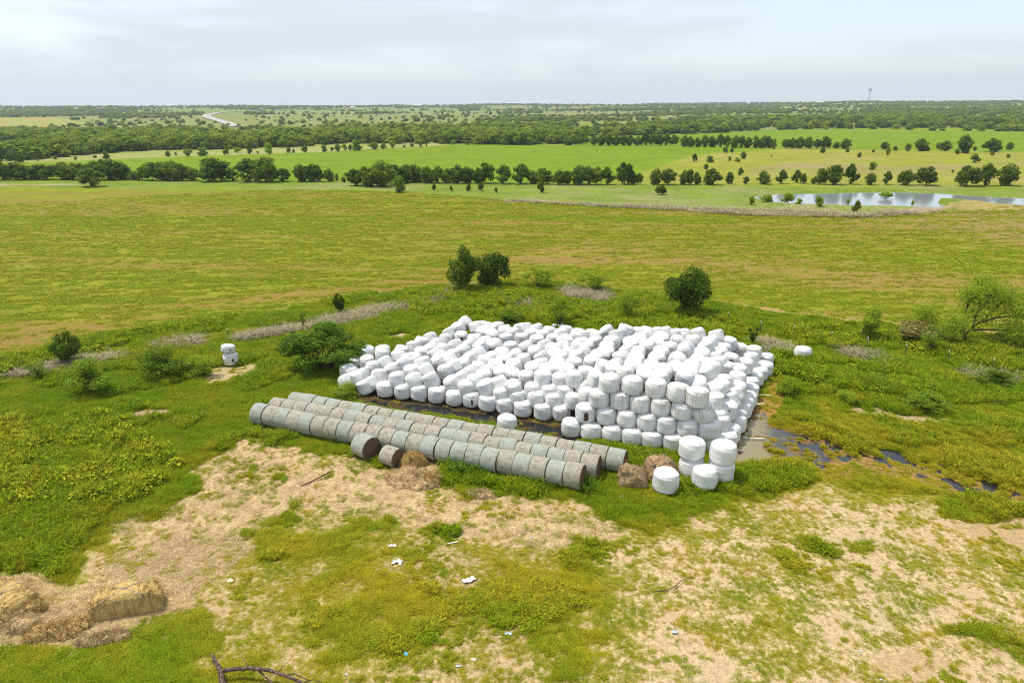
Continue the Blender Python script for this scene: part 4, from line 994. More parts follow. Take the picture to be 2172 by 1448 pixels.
for a in [(1988, 233, 38, 4.5, RW, 'long low white roofed building among the trees on the right', 'long_building'), (1974, 224, 10, 3.5, RW, 'small white building behind the long white roofed one'), (1738, 219, 16, 3, RW, 'pale building on the right skyline left of the mast'),
          (884, 226, 16, 3.5, RW, 'white building on the middle skyline'), (733, 230, 9, 3.5, RB, 'left one of two pale houses on the left-centre skyline'), (748, 230, 9, 3.5, RW, 'right one of two pale houses on the left-centre skyline'),
          (943, 225, 9, 3, RB, 'brown roofed house right of the white skyline building'), (7, 235, 12, 4.5, RB, 'brown roofed house at the left frame edge on the skyline'), (164, 233, 8, 4, RW, 'small white house on the left skyline'), (214, 233, 16, 4.5, RB, 'wide brown roofed house on the left skyline'),
          (1382, 222, 10, 3, RB, 'small house on the skyline above the middle right woods'), (1812, 228, 14, 3, RW, 'pale roof among trees below the tall mast')]:
    house(*a)
def mast(px, top, base, wpx, lb, platforms=True):
    p = GT(px, base + 2); s = mpp(p); h = (base - top) * s + 2; w = max(wpx * s, .8)
    o = empty('radio_mast', p)
    paths = []
    for k in range(3):
        a = k * 2.094; b = a + 2.094
        c = lambda an, z: (w * .5 * math.cos(an) * (1 - .4 * z / h), w * .5 * math.sin(an) * (1 - .4 * z / h), z)
        paths.append(([c(a, -2), c(a, h)], [w * .10, w * .08]))
        n = 12
        for i in range(n):
            paths.append(([c(a, h * i / n), c(b, h * (i + 1) / n)], [w * .05, w * .05]))
    mobj('lattice', tubes_mesh('lattice', paths, 4, M['mast']), o)
    if platforms:
        for f in (.99, .86):
            q = []
            for k in range(9):
                a = k * .698; z = h * f
                q.append(([(w * 1.0 * math.cos(a), w * 1.0 * math.sin(a), z - w * .6), (w * 1.0 * math.cos(a), w * 1.0 * math.sin(a), z + w * .6)], [w * .14, w * .14]))
                q.append(([(0, 0, z), (w * 1.0 * math.cos(a), w * 1.0 * math.sin(a), z)], [w * .06, w * .06]))
            mobj('antenna_ring', tubes_mesh('antenna_ring', q, 4, M['mast']), o)
    tag(o, lb, 'mast')
mast(1842, 190, 215, 2.6, 'tall lattice radio mast with antenna rings on the right skyline')
mast(600, 213, 226, .9, 'thin bare mast on the left-centre skyline', False)
mast(8, 218, 232, .9, 'thin bare mast at the left frame edge', False)
mast(2009, 201, 213, .8, 'thin bare mast on the far right skyline', False)

# ------------------------------------------------------------------ white bales
BALE_R, BALE_H = .58, 1.0
def bale_surface(u, v, P):
    """u angle, v in [-1,1] along a pole-to-pole profile"""
    n = P['n']
    ph = v * math.pi / 2
    cr = np.sign(np.cos(ph)) * np.abs(np.cos(ph)) ** (2 / n); cz = np.sign(np.sin(ph)) * np.abs(np.sin(ph)) ** (2 / n)
    r = BALE_R * cr; z = BALE_H / 2 * cz
    side = np.abs(np.cos(ph)) ** .5
    lob = 0
    for k, a, f in P['h']: lob = lob + a * np.cos(k * u + f)
    pleat = P['pl'] * np.cos(P['pk'] * u + 2 * v + P['pf']) * np.exp(-((np.abs(v) - .52) / .16) ** 2)
    r = r * (1 + (lob + P['b'] * (1 - cz * cz) + P['tp'] * cz)) + pleat * side
    r = r * (1 + .02 * np.cos(5 * v * 3 + u * 2 + P['pf']))
    x = r * np.cos(u); y = r * np.sin(u)
    z = z + .05 * P['tilt'] * (x / BALE_R) * (z > 0) - (.035 * P['dent'] * np.exp(-((x - .15) ** 2 + (y + .1) ** 2) / .08) * (z > 0))
    return np.stack([x, y, z], -1)
def bale_params(s):
    g = np.random.default_rng(s)
    return dict(n=g.uniform(3.6, 5.6), h=[(k, g.uniform(-.018, .018), g.uniform(0, 6.28)) for k in (2, 3, 4, 5, 7)], pl=g.uniform(.008, .02), pk=int(g.integers(13, 22)), pf=g.uniform(0, 6.28), b=g.uniform(0, .05), tp=g.uniform(-.05, .03), tilt=g.uniform(-1, 1), dent=g.uniform(-1, 1.5))
BP = [bale_params(400 + i) for i in range(10)]
def bale_mesh(P):
    nu, nv = 56, 34
    t = np.linspace(-1, 1, nv); v = np.sign(t) * (1 - (1 - np.abs(t)) ** 1.15)
    U, Vv = np.meshgrid(np.linspace(0, 2 * math.pi, nu, endpoint=False), v)
    X = bale_surface(U, Vv, P)
    return grid_mesh('white_bale', X, nu, nv, True, M['film'], True)
BM = [bale_mesh(P) for P in BP]
def tear_mesh(P, u0, v0, du, dv, seed):
    g = np.random.default_rng(seed); nu, nv = 22, 22
    U, V = np.meshgrid(np.linspace(-1, 1, nu), np.linspace(-1, 1, nv))
    X = bale_surface(u0 + U * du, v0 + V * dv, P)
    c = X[nv // 2, nu // 2]; out = X / np.linalg.norm(X, axis=-1, keepdims=True)
    X = X + out * .012
    rag = np.hypot(U, V) + (fbm(U * 3 + seed, V * 3, seed, 2) - .5) * .55 < .82
    idx = np.arange(nu * nv).reshape(nv, nu)
    cell = rag[:-1, :-1] & rag[1:, 1:] & rag[1:, :-1] & rag[:-1, 1:]
    f = np.stack([idx[:-1, :-1], idx[:-1, 1:], idx[1:, 1:], idx[1:, :-1]], -1)[cell]
    return np_mesh('torn_opening', X.reshape(-1, 3), f, np.full(len(f), 4), True, M['torn'])
BALES = []   # (object, px, py, z, code)
BG = 'white plastic-wrapped bales of the heap'
def put_bale(pos, rot, size=1.0, dirt=None, label='', group=BG, var=None, tear=None, hs=1.0):
    k = random.randrange(10) if var is None else var
    o = bpy.data.objects.new('white_bale', BM[k]); link(o)
    o.location = pos; o.rotation_euler = rot; o.scale = (size, size, size * hs)
    o['dirt'] = float(random.choice((.0, .15, .3, .5, .9)) if dirt is None else dirt)
    tag(o, label, 'hay bale', group)
    if tear:
        for j, (u, v, du, dv) in enumerate(tear):
            mobj('torn_opening', tear_mesh(BP[k], u, v, du, dv, 900 + k * 7 + j), o)
    return o
ZC = BALE_H / 2
def tilt_rot(code, rz=None):
    rz = random.uniform(0, 6.28) if rz is None else rz
    j = random.uniform(-.12, .12)
    # world tilt: lean to camera (about +x axis positive tips top away) etc.
    if code == 'u': e = (random.uniform(-.10, .10), random.uniform(-.10, .10))
    elif code == 'l': e = (random.uniform(-.45, .1), random.uniform(-.60, -.15) * random.choice((1, 1, 1, 1, -.6)))     # top leans left
    elif code == 'r': e = (random.uniform(-.2, .2), random.uniform(.5, .9))
    elif code == 't': e = (random.uniform(.15, .45), random.uniform(-.25, .25))      # top tips to the camera
    elif code == 'b': e = (random.uniform(-.5, -.2), random.uniform(-.4, .3))
    elif code == 'h': e = (random.uniform(-.2, .3), random.uniform(1.1, 1.5) * random.choice((-1, 1)))
    m = Matrix.Rotation(e[1] + j * .3, 3, 'Y') @ Matrix.Rotation(e[0], 3, 'X') @ Matrix.Rotation(rz, 3, 'Z')
    return m.to_euler()
TW = {'u': 'upright', 'l': 'left-leaning', 'r': 'right-leaning', 't': 'forward-tipped', 'b': 'backward-tipped', 'h': 'sideways-lying'}
def cv(x0, y0, s, l): return [(x0 + a / s, y0 + b / s, c) + tuple(e) for a, b, c, *e in l]

# ground row along the dark puddle
r1 = cv(710, 670, 7.24, [(190, 1010, 'l'), (475, 1085, 'l'), (780, 1120, 'u'), (1050, 1145, 'u')]) + cv(860, 660, 7.24, [(215, 1240, 'u'), (485, 1270, 'u'), (760, 1315, 'u'), (1020, 1340, 'u', 'T')]) + cv(1010, 670, 6.295, [(160, 1150, 'u'), (390, 1185, 'u'), (625, 1225, 'u'), (895, 1260, 'u'), (1135, 1275, 'u')])
for i, (a, b, c, *e) in enumerate(r1):
    p = G(a, b, ZC * .98)
    ua = math.atan2(-p.y, -p.x)
    rz = random.uniform(0, 6.28); k = i % 10
    if e: rz = 0
    rot = tilt_rot(c, rz) if c != 'u' else Euler((random.uniform(-.06, .06), random.uniform(-.06, .06), rz))
    put_bale(p, rot, 1.0, [.1, .1, .1, .3, .3, .5, .1, .15, .1, .3, .1, .6, .3][i], 'white bale with a dark upright slit in the ground row at the puddle' if e else
             'white wrapped bale, %s from the left in the ground row along the dark puddle' % ordn(i + 1), var=k, tear=[(ua, -.02, .13, .10)] if e else None)
# stacked front wall: four courses
wall = [(0, cv(1180, 790, 8.045, [(260, 930, 'u'), (600, 985, 'u'), (955, 1020, 'u'), (1300, 1075, 'u'), (1640, 1130, 'u')]) + cv(1380, 800, 5.792, [(285, 790, 'u'), (560, 800, 'u'), (800, 825, 'u')])),
        (1, cv(1180, 790, 8.045, [(500, 680, 'u', 'T'), (855, 715, 'u'), (1210, 760, 'u'), (1555, 815, 'u')]) + cv(1380, 800, 5.792, [(200, 565, 'u'), (455, 600, 'u'), (715, 630, 'u')])),
        (2, cv(1180, 790, 8.045, [(735, 430, 'u'), (1095, 455, 'u'), (1440, 510, 'u')]) + cv(1380, 800, 5.792, [(130, 345, 'u'), (390, 395, 'u'), (640, 420, 'l')])),
        (3, [(1293, 811, 'u'), (1341, 816, 'u'), (1391.5, 822, 'u'), (1438, 832, 'b'), (1479, 842, 'u')])]
CN = ['bottom', 'second', 'third', 'top']
for cz, L in wall:
    for i, (a, b, c, *e) in enumerate(L):
        z = ZC * .97 + cz * .93
        p = G(a, b, z); ua = math.atan2(-p.y, -p.x)
        rot = Euler((random.uniform(-.05, .05), random.uniform(-.05, .05), 0 if e else random.uniform(0, 6.28))) if c == 'u' else tilt_rot(c)
        if c == 'b': rot = Euler((-.05, .18, .4))
        if c == 'l': rot = Euler((-.15, -.45, .4))
        put_bale(p, rot, 1.02, [.15, .6, 1.2, 1.3][cz] * random.uniform(.5, 1.3), ('white bale with a ragged hay-coloured hole in the front wall\'s second course' if e else
                 'white wrapped bale, %s from the left in the %s course of the stacked front wall' % (ordn(i + 1), CN[cz])), group='white bales stacked in the front wall', var=(i * 3 + cz) % 10, tear=[(ua + .08, -.03, .30, .12)] if e else None)
# free standing bales
fs = [(1412, 1018, 0, 1.10, 'single white bale on the grass, left one of the two nearest the camera'), (1495, 1011, 0, 1.10, 'single white bale on the grass, right one of the two nearest the camera'),
      (1467, 989, 0, 1.10, 'bottom white bale of the left two-high stack before the front wall'), (1467, 951, 1, 1.10, 'top white bale of the left two-high stack before the front wall'),
      (1530, 997, 0, 1.12, 'bottom white bale of the right two-high stack at the wall corner'), (1527, 961, 1, 1.12, 'top white bale of the right two-high stack at the wall corner'),
      (1076, 896, 0, 1.0, 'lone white bale standing in the dark puddle behind the hay rows'), (1703, 749, 0, 1.06, 'lone white bale among weeds right of the heap')]
for i, (a, b, lv, s, lb) in enumerate(fs):
    p = G(a, b, ZC * s + lv * 1.0)
    if lv:
        q = G(fs[i - 1][0], fs[i - 1][1], ZC * s); p = Vector((q.x + random.uniform(-.06, .06), q.y + random.uniform(-.06, .06), ZC * s + 1.02))
    put_bale(p, Euler((random.uniform(-.03, .03), random.uniform(-.03, .03), random.uniform(0, 6.28))), s, .12, lb, group=None, var=[1, 4, 7, 2, 5, 8, 3, 6][i])
p = G(489, 760, ZC * .92)
put_bale(p, Euler((0, 0, 0)), .95, .4, 'bottom torn white bale of the small stack left of the large bush', group=None, var=6, tear=[(-2.5, -.02, .4, .10), (-.9, .0, .2, .06), (-1.5, .2, .1, .06)])
put_bale(Vector((p.x - .05, p.y, ZC * 1.84 + .36)), Euler((.05, .12, 1)), .86, .5, 'top squashed white bale of the small stack left of the large bush', group=None, var=3, tear=[(-1.9, -.02, .14, .05)], hs=.68)

# the tumbled heap: heights of bale centres at a set of photo points
HC = np.array([(735, 795, .57), (752, 772, .6), (790, 745, 1.4), (800, 770, 1.3), (815, 790, 1.2), (770, 800, 1.0), (830, 760, 1.7), (880, 730, 1.5), (890, 765, 1.9), (870, 805, 1.5), (930, 700, 1.1), (985, 686, 1.8), (950, 740, 2.0), (940, 800, 1.6), (960, 815, 1.4), (1000, 790, 1.7), (1010, 740, 2.2),
               (1050, 696, 1.5), (1100, 700, 1.6), (1140, 700, 1.6), (1100, 760, 2.4), (1080, 810, 1.9), (1060, 838, 1.2), (1120, 825, 1.7), (1180, 848, 1.3), (1200, 832, 1.9), (1170, 800, 2.6), (1200, 745, 2.7), (1205, 705, 2.1), (1260, 710, 2.5), (1230, 795, 3.0), (1217, 848, 1.5), (1245, 838, 2.0), (1262, 808, 3.0),
               (1300, 740, 3.6), (1320, 700, 3.7), (1290, 780, 3.5), (1350, 780, 4.0), (1400, 740, 3.7), (1400, 706, 3.1), (1450, 710, 2.9), (1480, 710, 2.7), (1440, 780, 4.0), (1470, 800, 4.0), (1420, 805, 4.2), (1480, 756, 3.6), (1520, 712, 2.6), (1545, 728, 2.0), (1535, 742, 2.0), (1500, 785, 3.6), (1505, 815, 3.3),
               (1550, 765, 2.3), (1570, 742, 1.3), (1600, 748, 1.4), (1625, 765, .57), (1580, 775, 1.8), (1565, 790, 2.2), (1535, 810, 2.7), (1560, 825, 1.9), (1515, 830, 3.0), (1515, 855, 2.6), (1550, 840, 2.0), (1540, 868, 1.8), (1530, 882, 1.7), (1500, 870, 2.4), (1480, 842, 3.7), (1528, 897, 1.5)])
HC[:, 2] = ZC + (HC[:, 2] - .57) * .82
def heap_z(a, b):
    d2 = ((HC[:, 0] - a) / 1.0) ** 2 + ((HC[:, 1] - b) * 1.4) ** 2
    w = 1 / (d2 + 60) ** 1.6
    return float((w * HC[:, 2]).sum() / w.sum())
heap = cv(710, 670, 7.24, [(195, 850, 'u'), (305, 745, 'u'), (250, 875, 'u'), (500, 570, 'u'), (500, 705, 'u'), (740, 560, 'u'), (730, 610, 'u'), (435, 910, 'l'), (590, 800, 'u'), (780, 735, 'l'), (690, 930, 'l'), (600, 1030, 'l'), (890, 840, 'l'), (960, 975, 'l'), (1180, 870, 'u'), (1225, 990, 'l'), (1020, 550, 'l'), (985, 620, 'l'), (1080, 735, 'l'), (1220, 680, 'l'), (330, 960, 'u')]) \
     + cv(860, 660, 7.24, [(910, 190, 'r'), (815, 275, 'l'), (680, 345, 'l'), (390, 435, 'b'), (250, 500, 'l'), (130, 560, 'l'), (240, 660, 'l'), (400, 600, 'l'), (480, 520, 'l'), (620, 450, 'b'), (860, 410, 'u', 'T'), (1070, 455, 'h', 'D'), (1080, 255, 'b'), (1195, 255, 'b'), (1290, 280, 'h'), (1180, 345, 't'), (1330, 385, 't'), (1230, 500, 'l'), (1370, 545, 't'),
                             (600, 600, 'l'), (780, 540, 'l'), (740, 690, 'l', 'D'), (900, 620, 'l'), (1000, 540, 'l', 'D'), (460, 680, 'l'), (60, 745, 'l'), (150, 770, 'l'), (270, 815, 'l'), (500, 800, 'l', 'D'), (640, 745, 'l'), (620, 930, 'l', 'D'), (320, 920, 'l'), (400, 1060, 'l'), (720, 1110, 'l'), (870, 1030, 'l'), (1010, 950, 'l'), (760, 860, 'l'),
                             (890, 830, 'l'), (1000, 745, 'l'), (1130, 660, 'l'), (1110, 880, 'h'), (1220, 790, 'h'), (1300, 920, 'h'), (1340, 730, 'l'), (1400, 845, 'h'), (1200, 1010, 'u'), (1070, 1085, 'l'), (940, 1180, 'u'), (1240, 1180, 'l'), (1370, 1130, 'l'), (540, 730, 'l'), (700, 790, 'l'), (1150, 560, 'l')]) \
     + cv(1010, 670, 6.295, [(590, 180, 'b'), (665, 185, 'b'), (810, 190, 'b'), (975, 225, 'b'), (290, 165, 'u'), (390, 210, 'h'), (395, 325, 'u'), (600, 320, 'u'), (460, 435, 'u'), (680, 430, 'h'), (740, 260, 'u'), (890, 275, 'u'), (810, 350, 'u'), (1020, 325, 'l'), (920, 410, 'l'), (1110, 450, 'l'), (1180, 345, 'l'), (1130, 265, 'l'), (1195, 215, 'b'), (270, 420, 'l'),
                              (130, 375, 'l'), (340, 525, 't'), (225, 585, 'l'), (530, 540, 'l'), (370, 610, 't', 'T'), (640, 605, 'l'), (800, 490, 'h'), (890, 575, 'l'), (1050, 540, 't'), (500, 685, 't'), (480, 800, 't', 'D'), (340, 765, 't'), (760, 720, 't'), (870, 665, 'l'), (1080, 655, 't'), (670, 840, 'u'), (890, 840, 'u'), (1120, 860, 'u'), (960, 745, 't'), (1170, 745, 't'),
                              (320, 915, 'l'), (500, 960, 't', 'D'), (750, 995, 'u'), (980, 1015, 'u'), (1190, 1035, 'u'), (340, 1060, 'u'), (555, 1085, 'u'), (800, 1095, 'u'), (1040, 1125, 'u'), (480, 250, 'u'), (1010, 470, 't')]) \
     + cv(1160, 670, 7.24, [(475, 295, 'b'), (230, 285, 'l'), (290, 410, 'l'), (440, 345, 'l'), (560, 325, 'b'), (690, 305, 'b'), (780, 345, 'l'), (930, 255, 'l'), (1080, 325, 'l'), (1200, 245, 'l'), (1400, 275, 'b'), (540, 440, 'l'), (470, 510, 'l'), (240, 505, 't'), (120, 625, 't'), (340, 595, 'l'), (620, 510, 'l'), (750, 425, 'l'), (990, 420, 'u'), (920, 500, 't'), (910, 580, 't'), (785, 650, 't'),
                             (690, 730, 't'), (410, 745, 't'), (150, 765, 't'), (230, 680, 'l'), (470, 640, 'l'), (570, 585, 'l'), (1300, 455, 't'), (1230, 560, 'l'), (1150, 665, 'l'), (1060, 785, 'l'), (865, 815, 'l'), (310, 855, 't'), (420, 960, 'u'), (600, 900, 'u'), (750, 970, 'l'), (570, 1115, 'l'), (410, 1295, 'u'), (620, 1225, 'u'), (1330, 785, 't'), (1370, 685, 't'), (1390, 585, 't'), (1210, 895, 'u'), (1010, 850, 't'), (850, 620, 't')]) \
     + cv(1310, 670, 7.24, [(450, 270, 'l'), (440, 325, 'l'), (590, 285, 'b'), (730, 275, 'b'), (880, 300, 'b'), (1010, 305, 'b'), (1230, 290, 'b'), (660, 375, 't'), (580, 435, 't'), (330, 390, 't'), (910, 405, 't'), (460, 490, 't'), (660, 585, 't'), (800, 520, 'u'), (1160, 410, 'l'), (1050, 510, 'l'), (1000, 565, 'l'), (600, 680, 't'), (520, 800, 't'), (430, 885, 't'), (700, 875, 't'), (910, 690, 't'),
                             (890, 835, 't'), (1290, 615, 't'), (1220, 715, 't'), (1140, 800, 't'), (1090, 890, 't'), (1030, 960, 't'), (1230, 1060, 't'), (1370, 880, 'l'), (1390, 765, 'h'), (1390, 440, 'l'), (160, 575, 'l'), (400, 960, 't'), (650, 960, 't')]) \
     + cv(1440, 690, 7.24, [(570, 175, 'l'), (500, 265, 'l'), (765, 285, 'u'), (430, 355, 'l'), (690, 375, 'u'), (625, 450, 'u'), (930, 385, 'u'), (1150, 425, 'u'), (1110, 525, 'u'), (800, 540, 'h', 'T'), (560, 525, 'l'), (610, 600, 'l'), (1010, 620, 'u'), (730, 675, 'u'), (520, 665, 'l'), (900, 725, 'u'), (890, 835, 'u'), (690, 875, 'u'), (890, 990, 'u'), (560, 1010, 'u'), (640, 960, 'u'), (790, 1155, 'l'), (860, 1060, 'l'),
                             (540, 1180, 'u'), (380, 1320, 'l'), (740, 1300, 'l', 'T'), (630, 1380, 'l')]) \
     + cv(1380, 800, 5.792, [(860, 565, 'u'), (815, 505, 'u')])
side = cv(1440, 690, 7.24, [(1330, 530, 'u'), (1320, 660, 'u'), (1235, 735, 'u'), (1170, 815, 'u'), (1100, 905, 'u'), (1085, 1010, 'u'), (1060, 1130, 'u', 'T'), (1005, 1205, 'u'), (965, 1295, 'u'), (900, 1385, 'u')]) + cv(1380, 800, 5.792, [(1050, 570, 'u'), (980, 680, 'u'), (935, 765, 'u')])
for i, (a, b, c, *e) in enumerate(side):
    p = G(a, b, ZC); ua = math.atan2(-p.y, -p.x)
    put_bale(p, Euler((random.uniform(-.06, .06), random.uniform(-.06, .06), 0)), .98, .1, ('white bale with a torn brown top in the right-hand ground row' if e else 'white wrapped bale, %s from the back in the right-hand ground row of the heap' % ordn(i + 1)),
             var=i % 10, tear=[(ua, .42, .35, .14)] if e else None)
# tiers for the labels: distance of the bale above the front foot of the heap
R1G = [G(q[0], q[1], ZC) for q in r1]
def behind(p):
    x = np.array([q.x for q in R1G]); y = np.array([q.y for q in R1G])
    return p.y - float(np.interp(p.x, x, y))
def settle(a, b):
    z = heap_z(a, b)
    while z > ZC:
        p = G(a, b, z)
        if p.x > R1G[-1].x + .3 or behind(p) >= .26 + .60 * max(0, z - 1.15): break
        z -= .04
    return max(z, ZC)
def foot(a): return np.interp(a, [720, 870, 1000, 1100, 1200, 1290, 1420, 1540, 1640], [800, 832, 848, 862, 850, 830, 850, 890, 780])
tiers = {}
for q in heap:
    t = int(max(0, (foot(q[0]) - q[1]) // 24)); t = min(t, 6); tiers.setdefault(t, []).append(q)
TN = ['lowest tumbled tier', 'second tumbled tier', 'third tumbled tier', 'fourth tumbled tier', 'fifth tumbled tier', 'sixth tumbled tier', 'rearmost tumbled tier']
for t in sorted(tiers):
    for i, (a, b, c, *e) in enumerate(sorted(tiers[t])):
        z = settle(a, b); p = G(a, b, z)
        ua = math.atan2(-p.y, -p.x); D = 'D' in e; T = 'T' in e
        rot = Euler((.1, .1, 0)) if T else tilt_rot(c)
        put_bale(p, rot, random.uniform(.89, .97), 1.5 if D else random.choice((.1, .2, .35, .6, .9, 1.1)),
                 '%s%s white bale, %s from the left in the heap\'s %s' % ('torn ' if T else 'grey-streaked ' if D else '', TW[c], ordn(i + 1), TN[t]), tear=[(ua, .10, .30, .12)] if T else None, hs=1.10)
print('bales', len(heap) + len(side) + len(r1) + 26 + 10)
# ------------------------------------------------------------------ net wrapped hay bales
def hay_bale_proto(seed):
    g = np.random.default_rng(seed); nu = 48
    prof = [(-.5, 0), (-.5, .3), (-.5, .6), (-.495, .88), (-.48, .955), (-.45, .985), (-.3, 1), (-.1, 1.005), (.1, 1.005), (.3, 1), (.45, .985), (.48, .955), (.495, .88), (.5, .6), (.5, .3), (.5, 0)]
    U = np.linspace(0, 2 * math.pi, nu, endpoint=False)
    lob = sum(a * np.cos(k * U + f) for k, a, f in [(2, g.uniform(-.03, .03), g.uniform(0, 6)), (3, g.uniform(-.022, .022), g.uniform(0, 6)), (5, g.uniform(-.012, .012), g.uniform(0, 6))])
    flat = -.05 * np.clip(-np.sin(U), 0, 1) ** 6
    core = []; 
    for x, r in prof:
        rr = r * (1 + lob + flat) * .985
        bulge = .02 * (fbm(np.cos(U) * r * 3 + seed, np.sin(U) * r * 3, seed, 3) - .5) * 2 * np.sign(x) if abs(x) > .47 else 0
        core.append(np.stack([np.full(nu, x) + bulge, rr * np.cos(U), rr * np.sin(U)], -1))
    cm = grid_mesh('hay_bale', np.array(core), nu, len(prof), True, M['hay_end'], True)
    net = []
    for x, r in [(-.475, .972), (-.46, .995), (-.42, 1.003), (-.2, 1.012), (0, 1.016), (.2, 1.012), (.42, 1.003), (.46, .995), (.475, .972)]:
        rr = r * (1 + lob + flat) * (1 + .022 * (fbm(np.cos(U) * 2 + 5, np.sin(U) * 2 + x * 5, seed + 3, 3) - .3) * 2)
        net.append(np.stack([np.full(nu, x), rr * np.cos(U), rr * np.sin(U)], -1))
    V = np.array(net)
    nets = [grid_mesh('net_wrap', V, nu, 9, True, M[m], True) for m in ('net_grey', 'net_teal')]
    return cm, nets
HB = [hay_bale_proto(500 + i) for i in range(5)]
def put_hay(pos, rz, L, Rr, teal, label, group, roll=None, pitch=0.0):
    cm, nets = HB[random.randrange(5)]
    o = bpy.data.objects.new('hay_bale', cm); link(o)
    o.location = pos
    o.rotation_euler = (Matrix.Rotation(rz, 3, 'Z') @ Matrix.Rotation(pitch, 3, 'Y') @ Matrix.Rotation(random.uniform(-.5, .5) if roll is None else roll, 3, 'X')).to_euler()
    o.scale = (L, Rr, Rr)
    mobj('net_wrap', nets[1 if teal else 0], o)
    tag(o, label, 'hay bale', group)
    return o
rows = [('front', (546, 895), (1236, 1035), .625, [0, 2, 4, 7, 11, 13, 14, 15, 16, 17, 19, 21]), ('middle', (583, 880), (1270, 1012), .615, [6, 8, 10, 13, 14, 17, 19, 20]), ('back', (622, 868), (1326, 998), .605, [0, 1, 2, 3, 5, 8, 12, 17, 20, 22])]
for nm, A_, B_, Rr, tl in rows:
    a, b = G(*A_), G(*B_); d = b - a; n = 23; L = d.length / n; rz = math.atan2(d.y, d.x)
    for i in range(n):
        t = (i + .5) / n
        c = a + d * t
        rr = Rr * random.uniform(.965, 1.03)
        c += Vector((-math.sin(rz), math.cos(rz), 0)) * random.uniform(-.04, .04)
        end = 'dark-ended ' if i == n - 1 else ''
        put_hay(Vector((c.x, c.y, rr * .95)), rz + random.uniform(-.03, .03), L * random.uniform(1.0, 1.025), rr, i in tl,
                '%s%s hay bale, %s from the left in the %s hay row' % (end, 'pale teal' if i in tl else 'grey-tan', ordn(i + 1), nm), 'net-wrapped hay bales in three rows')
rz0 = math.atan2(*reversed((G(1222, 1040) - G(549, 896)).xy))
p = G(777, 967); put_hay(Vector((p.x, p.y, .61)), rz0 - .25, 1.0, .64, True, 'loose round hay bale with torn teal and orange net, in front of the hay rows', None)
p = G(831, 984); put_hay(Vector((p.x, p.y, .48)), rz0 - .12, .92, .51, False, 'smaller loose grey hay bale leaning by the gold hay clump', None)

# ------------------------------------------------------------------ hay lumps, straw bales
def lump(name, px, py, L, Wd, H, mat, rz, seed, label, cat, n=4.0, rough=.14, strings=0, droop=0.0, wisps=240, z0=-.06):
    g = np.random.default_rng(seed); nu, nv = 96, 48
    U, V = np.meshgrid(np.linspace(0, 2 * math.pi, nu, endpoint=False), np.linspace(-.5, 1, nv))
    ph = V * math.pi / 2; e = 2 / n
    sg = lambda x: np.sign(x) * np.abs(x) ** e
    x = L / 2 * sg(np.cos(U)) * np.abs(np.cos(ph)) ** e; y = Wd / 2 * sg(np.sin(U)) * np.abs(np.cos(ph)) ** e; z = H * sg(np.sin(ph))
    nx, ny, nz = x / L * 2, y / Wd * 2, np.clip(z / H, -.2, 1)
    d = (fbm(x * 1.6 + seed, y * 1.6 + z * 1.3, seed, 4) - .5) * 2 * rough * 1.6 + (fbm(x * 6 + z * 3, y * 6 + z * 4, seed + 4, 3) - .5) * rough
    fl = (fbm(x * 7 + seed, z * .6 + y * .4, seed + 9, 3) - .5) * rough * .9
    x = x + nx * d; y = y + ny * (d + fl); z = z + np.clip(nz, 0, 1) * d - droop * H * (nx ** 2) * (z > 0) * .6
    X = np.stack([x, y, z], -1)
    o = mobj(name, grid_mesh(name, X, nu, nv, True, mat, True))
    p = G(px, py); o.location = (p.x, p.y, z0); o.rotation_euler = (0, 0, rz)
    # loose stalks sticking out of the surface
    wisps *= 5
    if wisps:
        sel = g.integers(0, nu * nv, wisps); P = X.reshape(-1, 3)[sel]; dr = g.normal(size=(wisps, 3)); dr /= np.linalg.norm(dr, axis=1)[:, None]
        s = g.uniform(.08, .26, wisps)[:, None]; sd = np.cross(dr, g.normal(size=(wisps, 3))); sd /= np.linalg.norm(sd, axis=1)[:, None]
        Q = np.stack([P - sd * .012, P + sd * .012, P + dr * s + sd * .006, P + dr * s - sd * .006], 1)
        mobj('stalks', np_mesh('stalks', Q.reshape(-1, 3), np.arange(4 * wisps), np.full(wisps, 4), False, mat), o)
    for k in range(strings):
        f = (k + 1) / (strings + 1) * 2 - 1; ci = int((nu / 4 + f * nu / 9)) % nu; cj = (int(nu * .75 - f * nu / 9)) % nu
        v1 = [Vector(X[j, ci]) * 1.012 for j in range(20, nv)]; v2 = [Vector(X[j, cj]) * 1.012 for j in range(nv - 1, 20, -1)]
        mobj('twine', tubes_mesh('twine', [(v1 + v2, [.007] * len(v1 + v2))], 5, M['twine']), o)
    tag(o, label, cat)
    return o
lump('straw_bale', 272, 1290, 2.6, 1.0, .92, M['hay_gold'], .28, 3, 'collapsing gold straw bale with loose blue twine at lower left', 'straw bale', 6.5, .085, 2, .16, 220)
lump('straw_bale', 15, 1290, 2.2, 1.5, .85, M['hay_gold'], -.35, 4, 'slumped gold straw bale cut off by the left frame edge', 'straw bale', 6, .09, 3, .15, 200)
lump('straw_bale', 68, 1296, .95, .6, .5, M['hay_gold'], .5, 14, 'broken end flake beside the slumped straw bale', 'straw flake', 4, .08, 2, .2, 200)
lump('straw_pile', 128, 1338, 2.3, 1.0, .28, M['hay_gold'], .3, 5, 'low heap of spilled gold straw between the straw bales', 'straw pile', 2.2, .16, 0, 0, 800)
lump('straw_pile', 30, 1325, 1.8, 1.2, .5, M['hay_tan'], -.2, 15, 'tan straw heap below the slumped straw bale at the left edge', 'straw pile', 2.4, .15, 0, 0, 500)
lump('straw_pile', 215, 1356, 1.7, .6, .24, M['hay_tan'], .25, 6, 'long low ridge of tan straw on the grass below the collapsing bale', 'straw pile', 2.2, .13, 0, 0, 500)
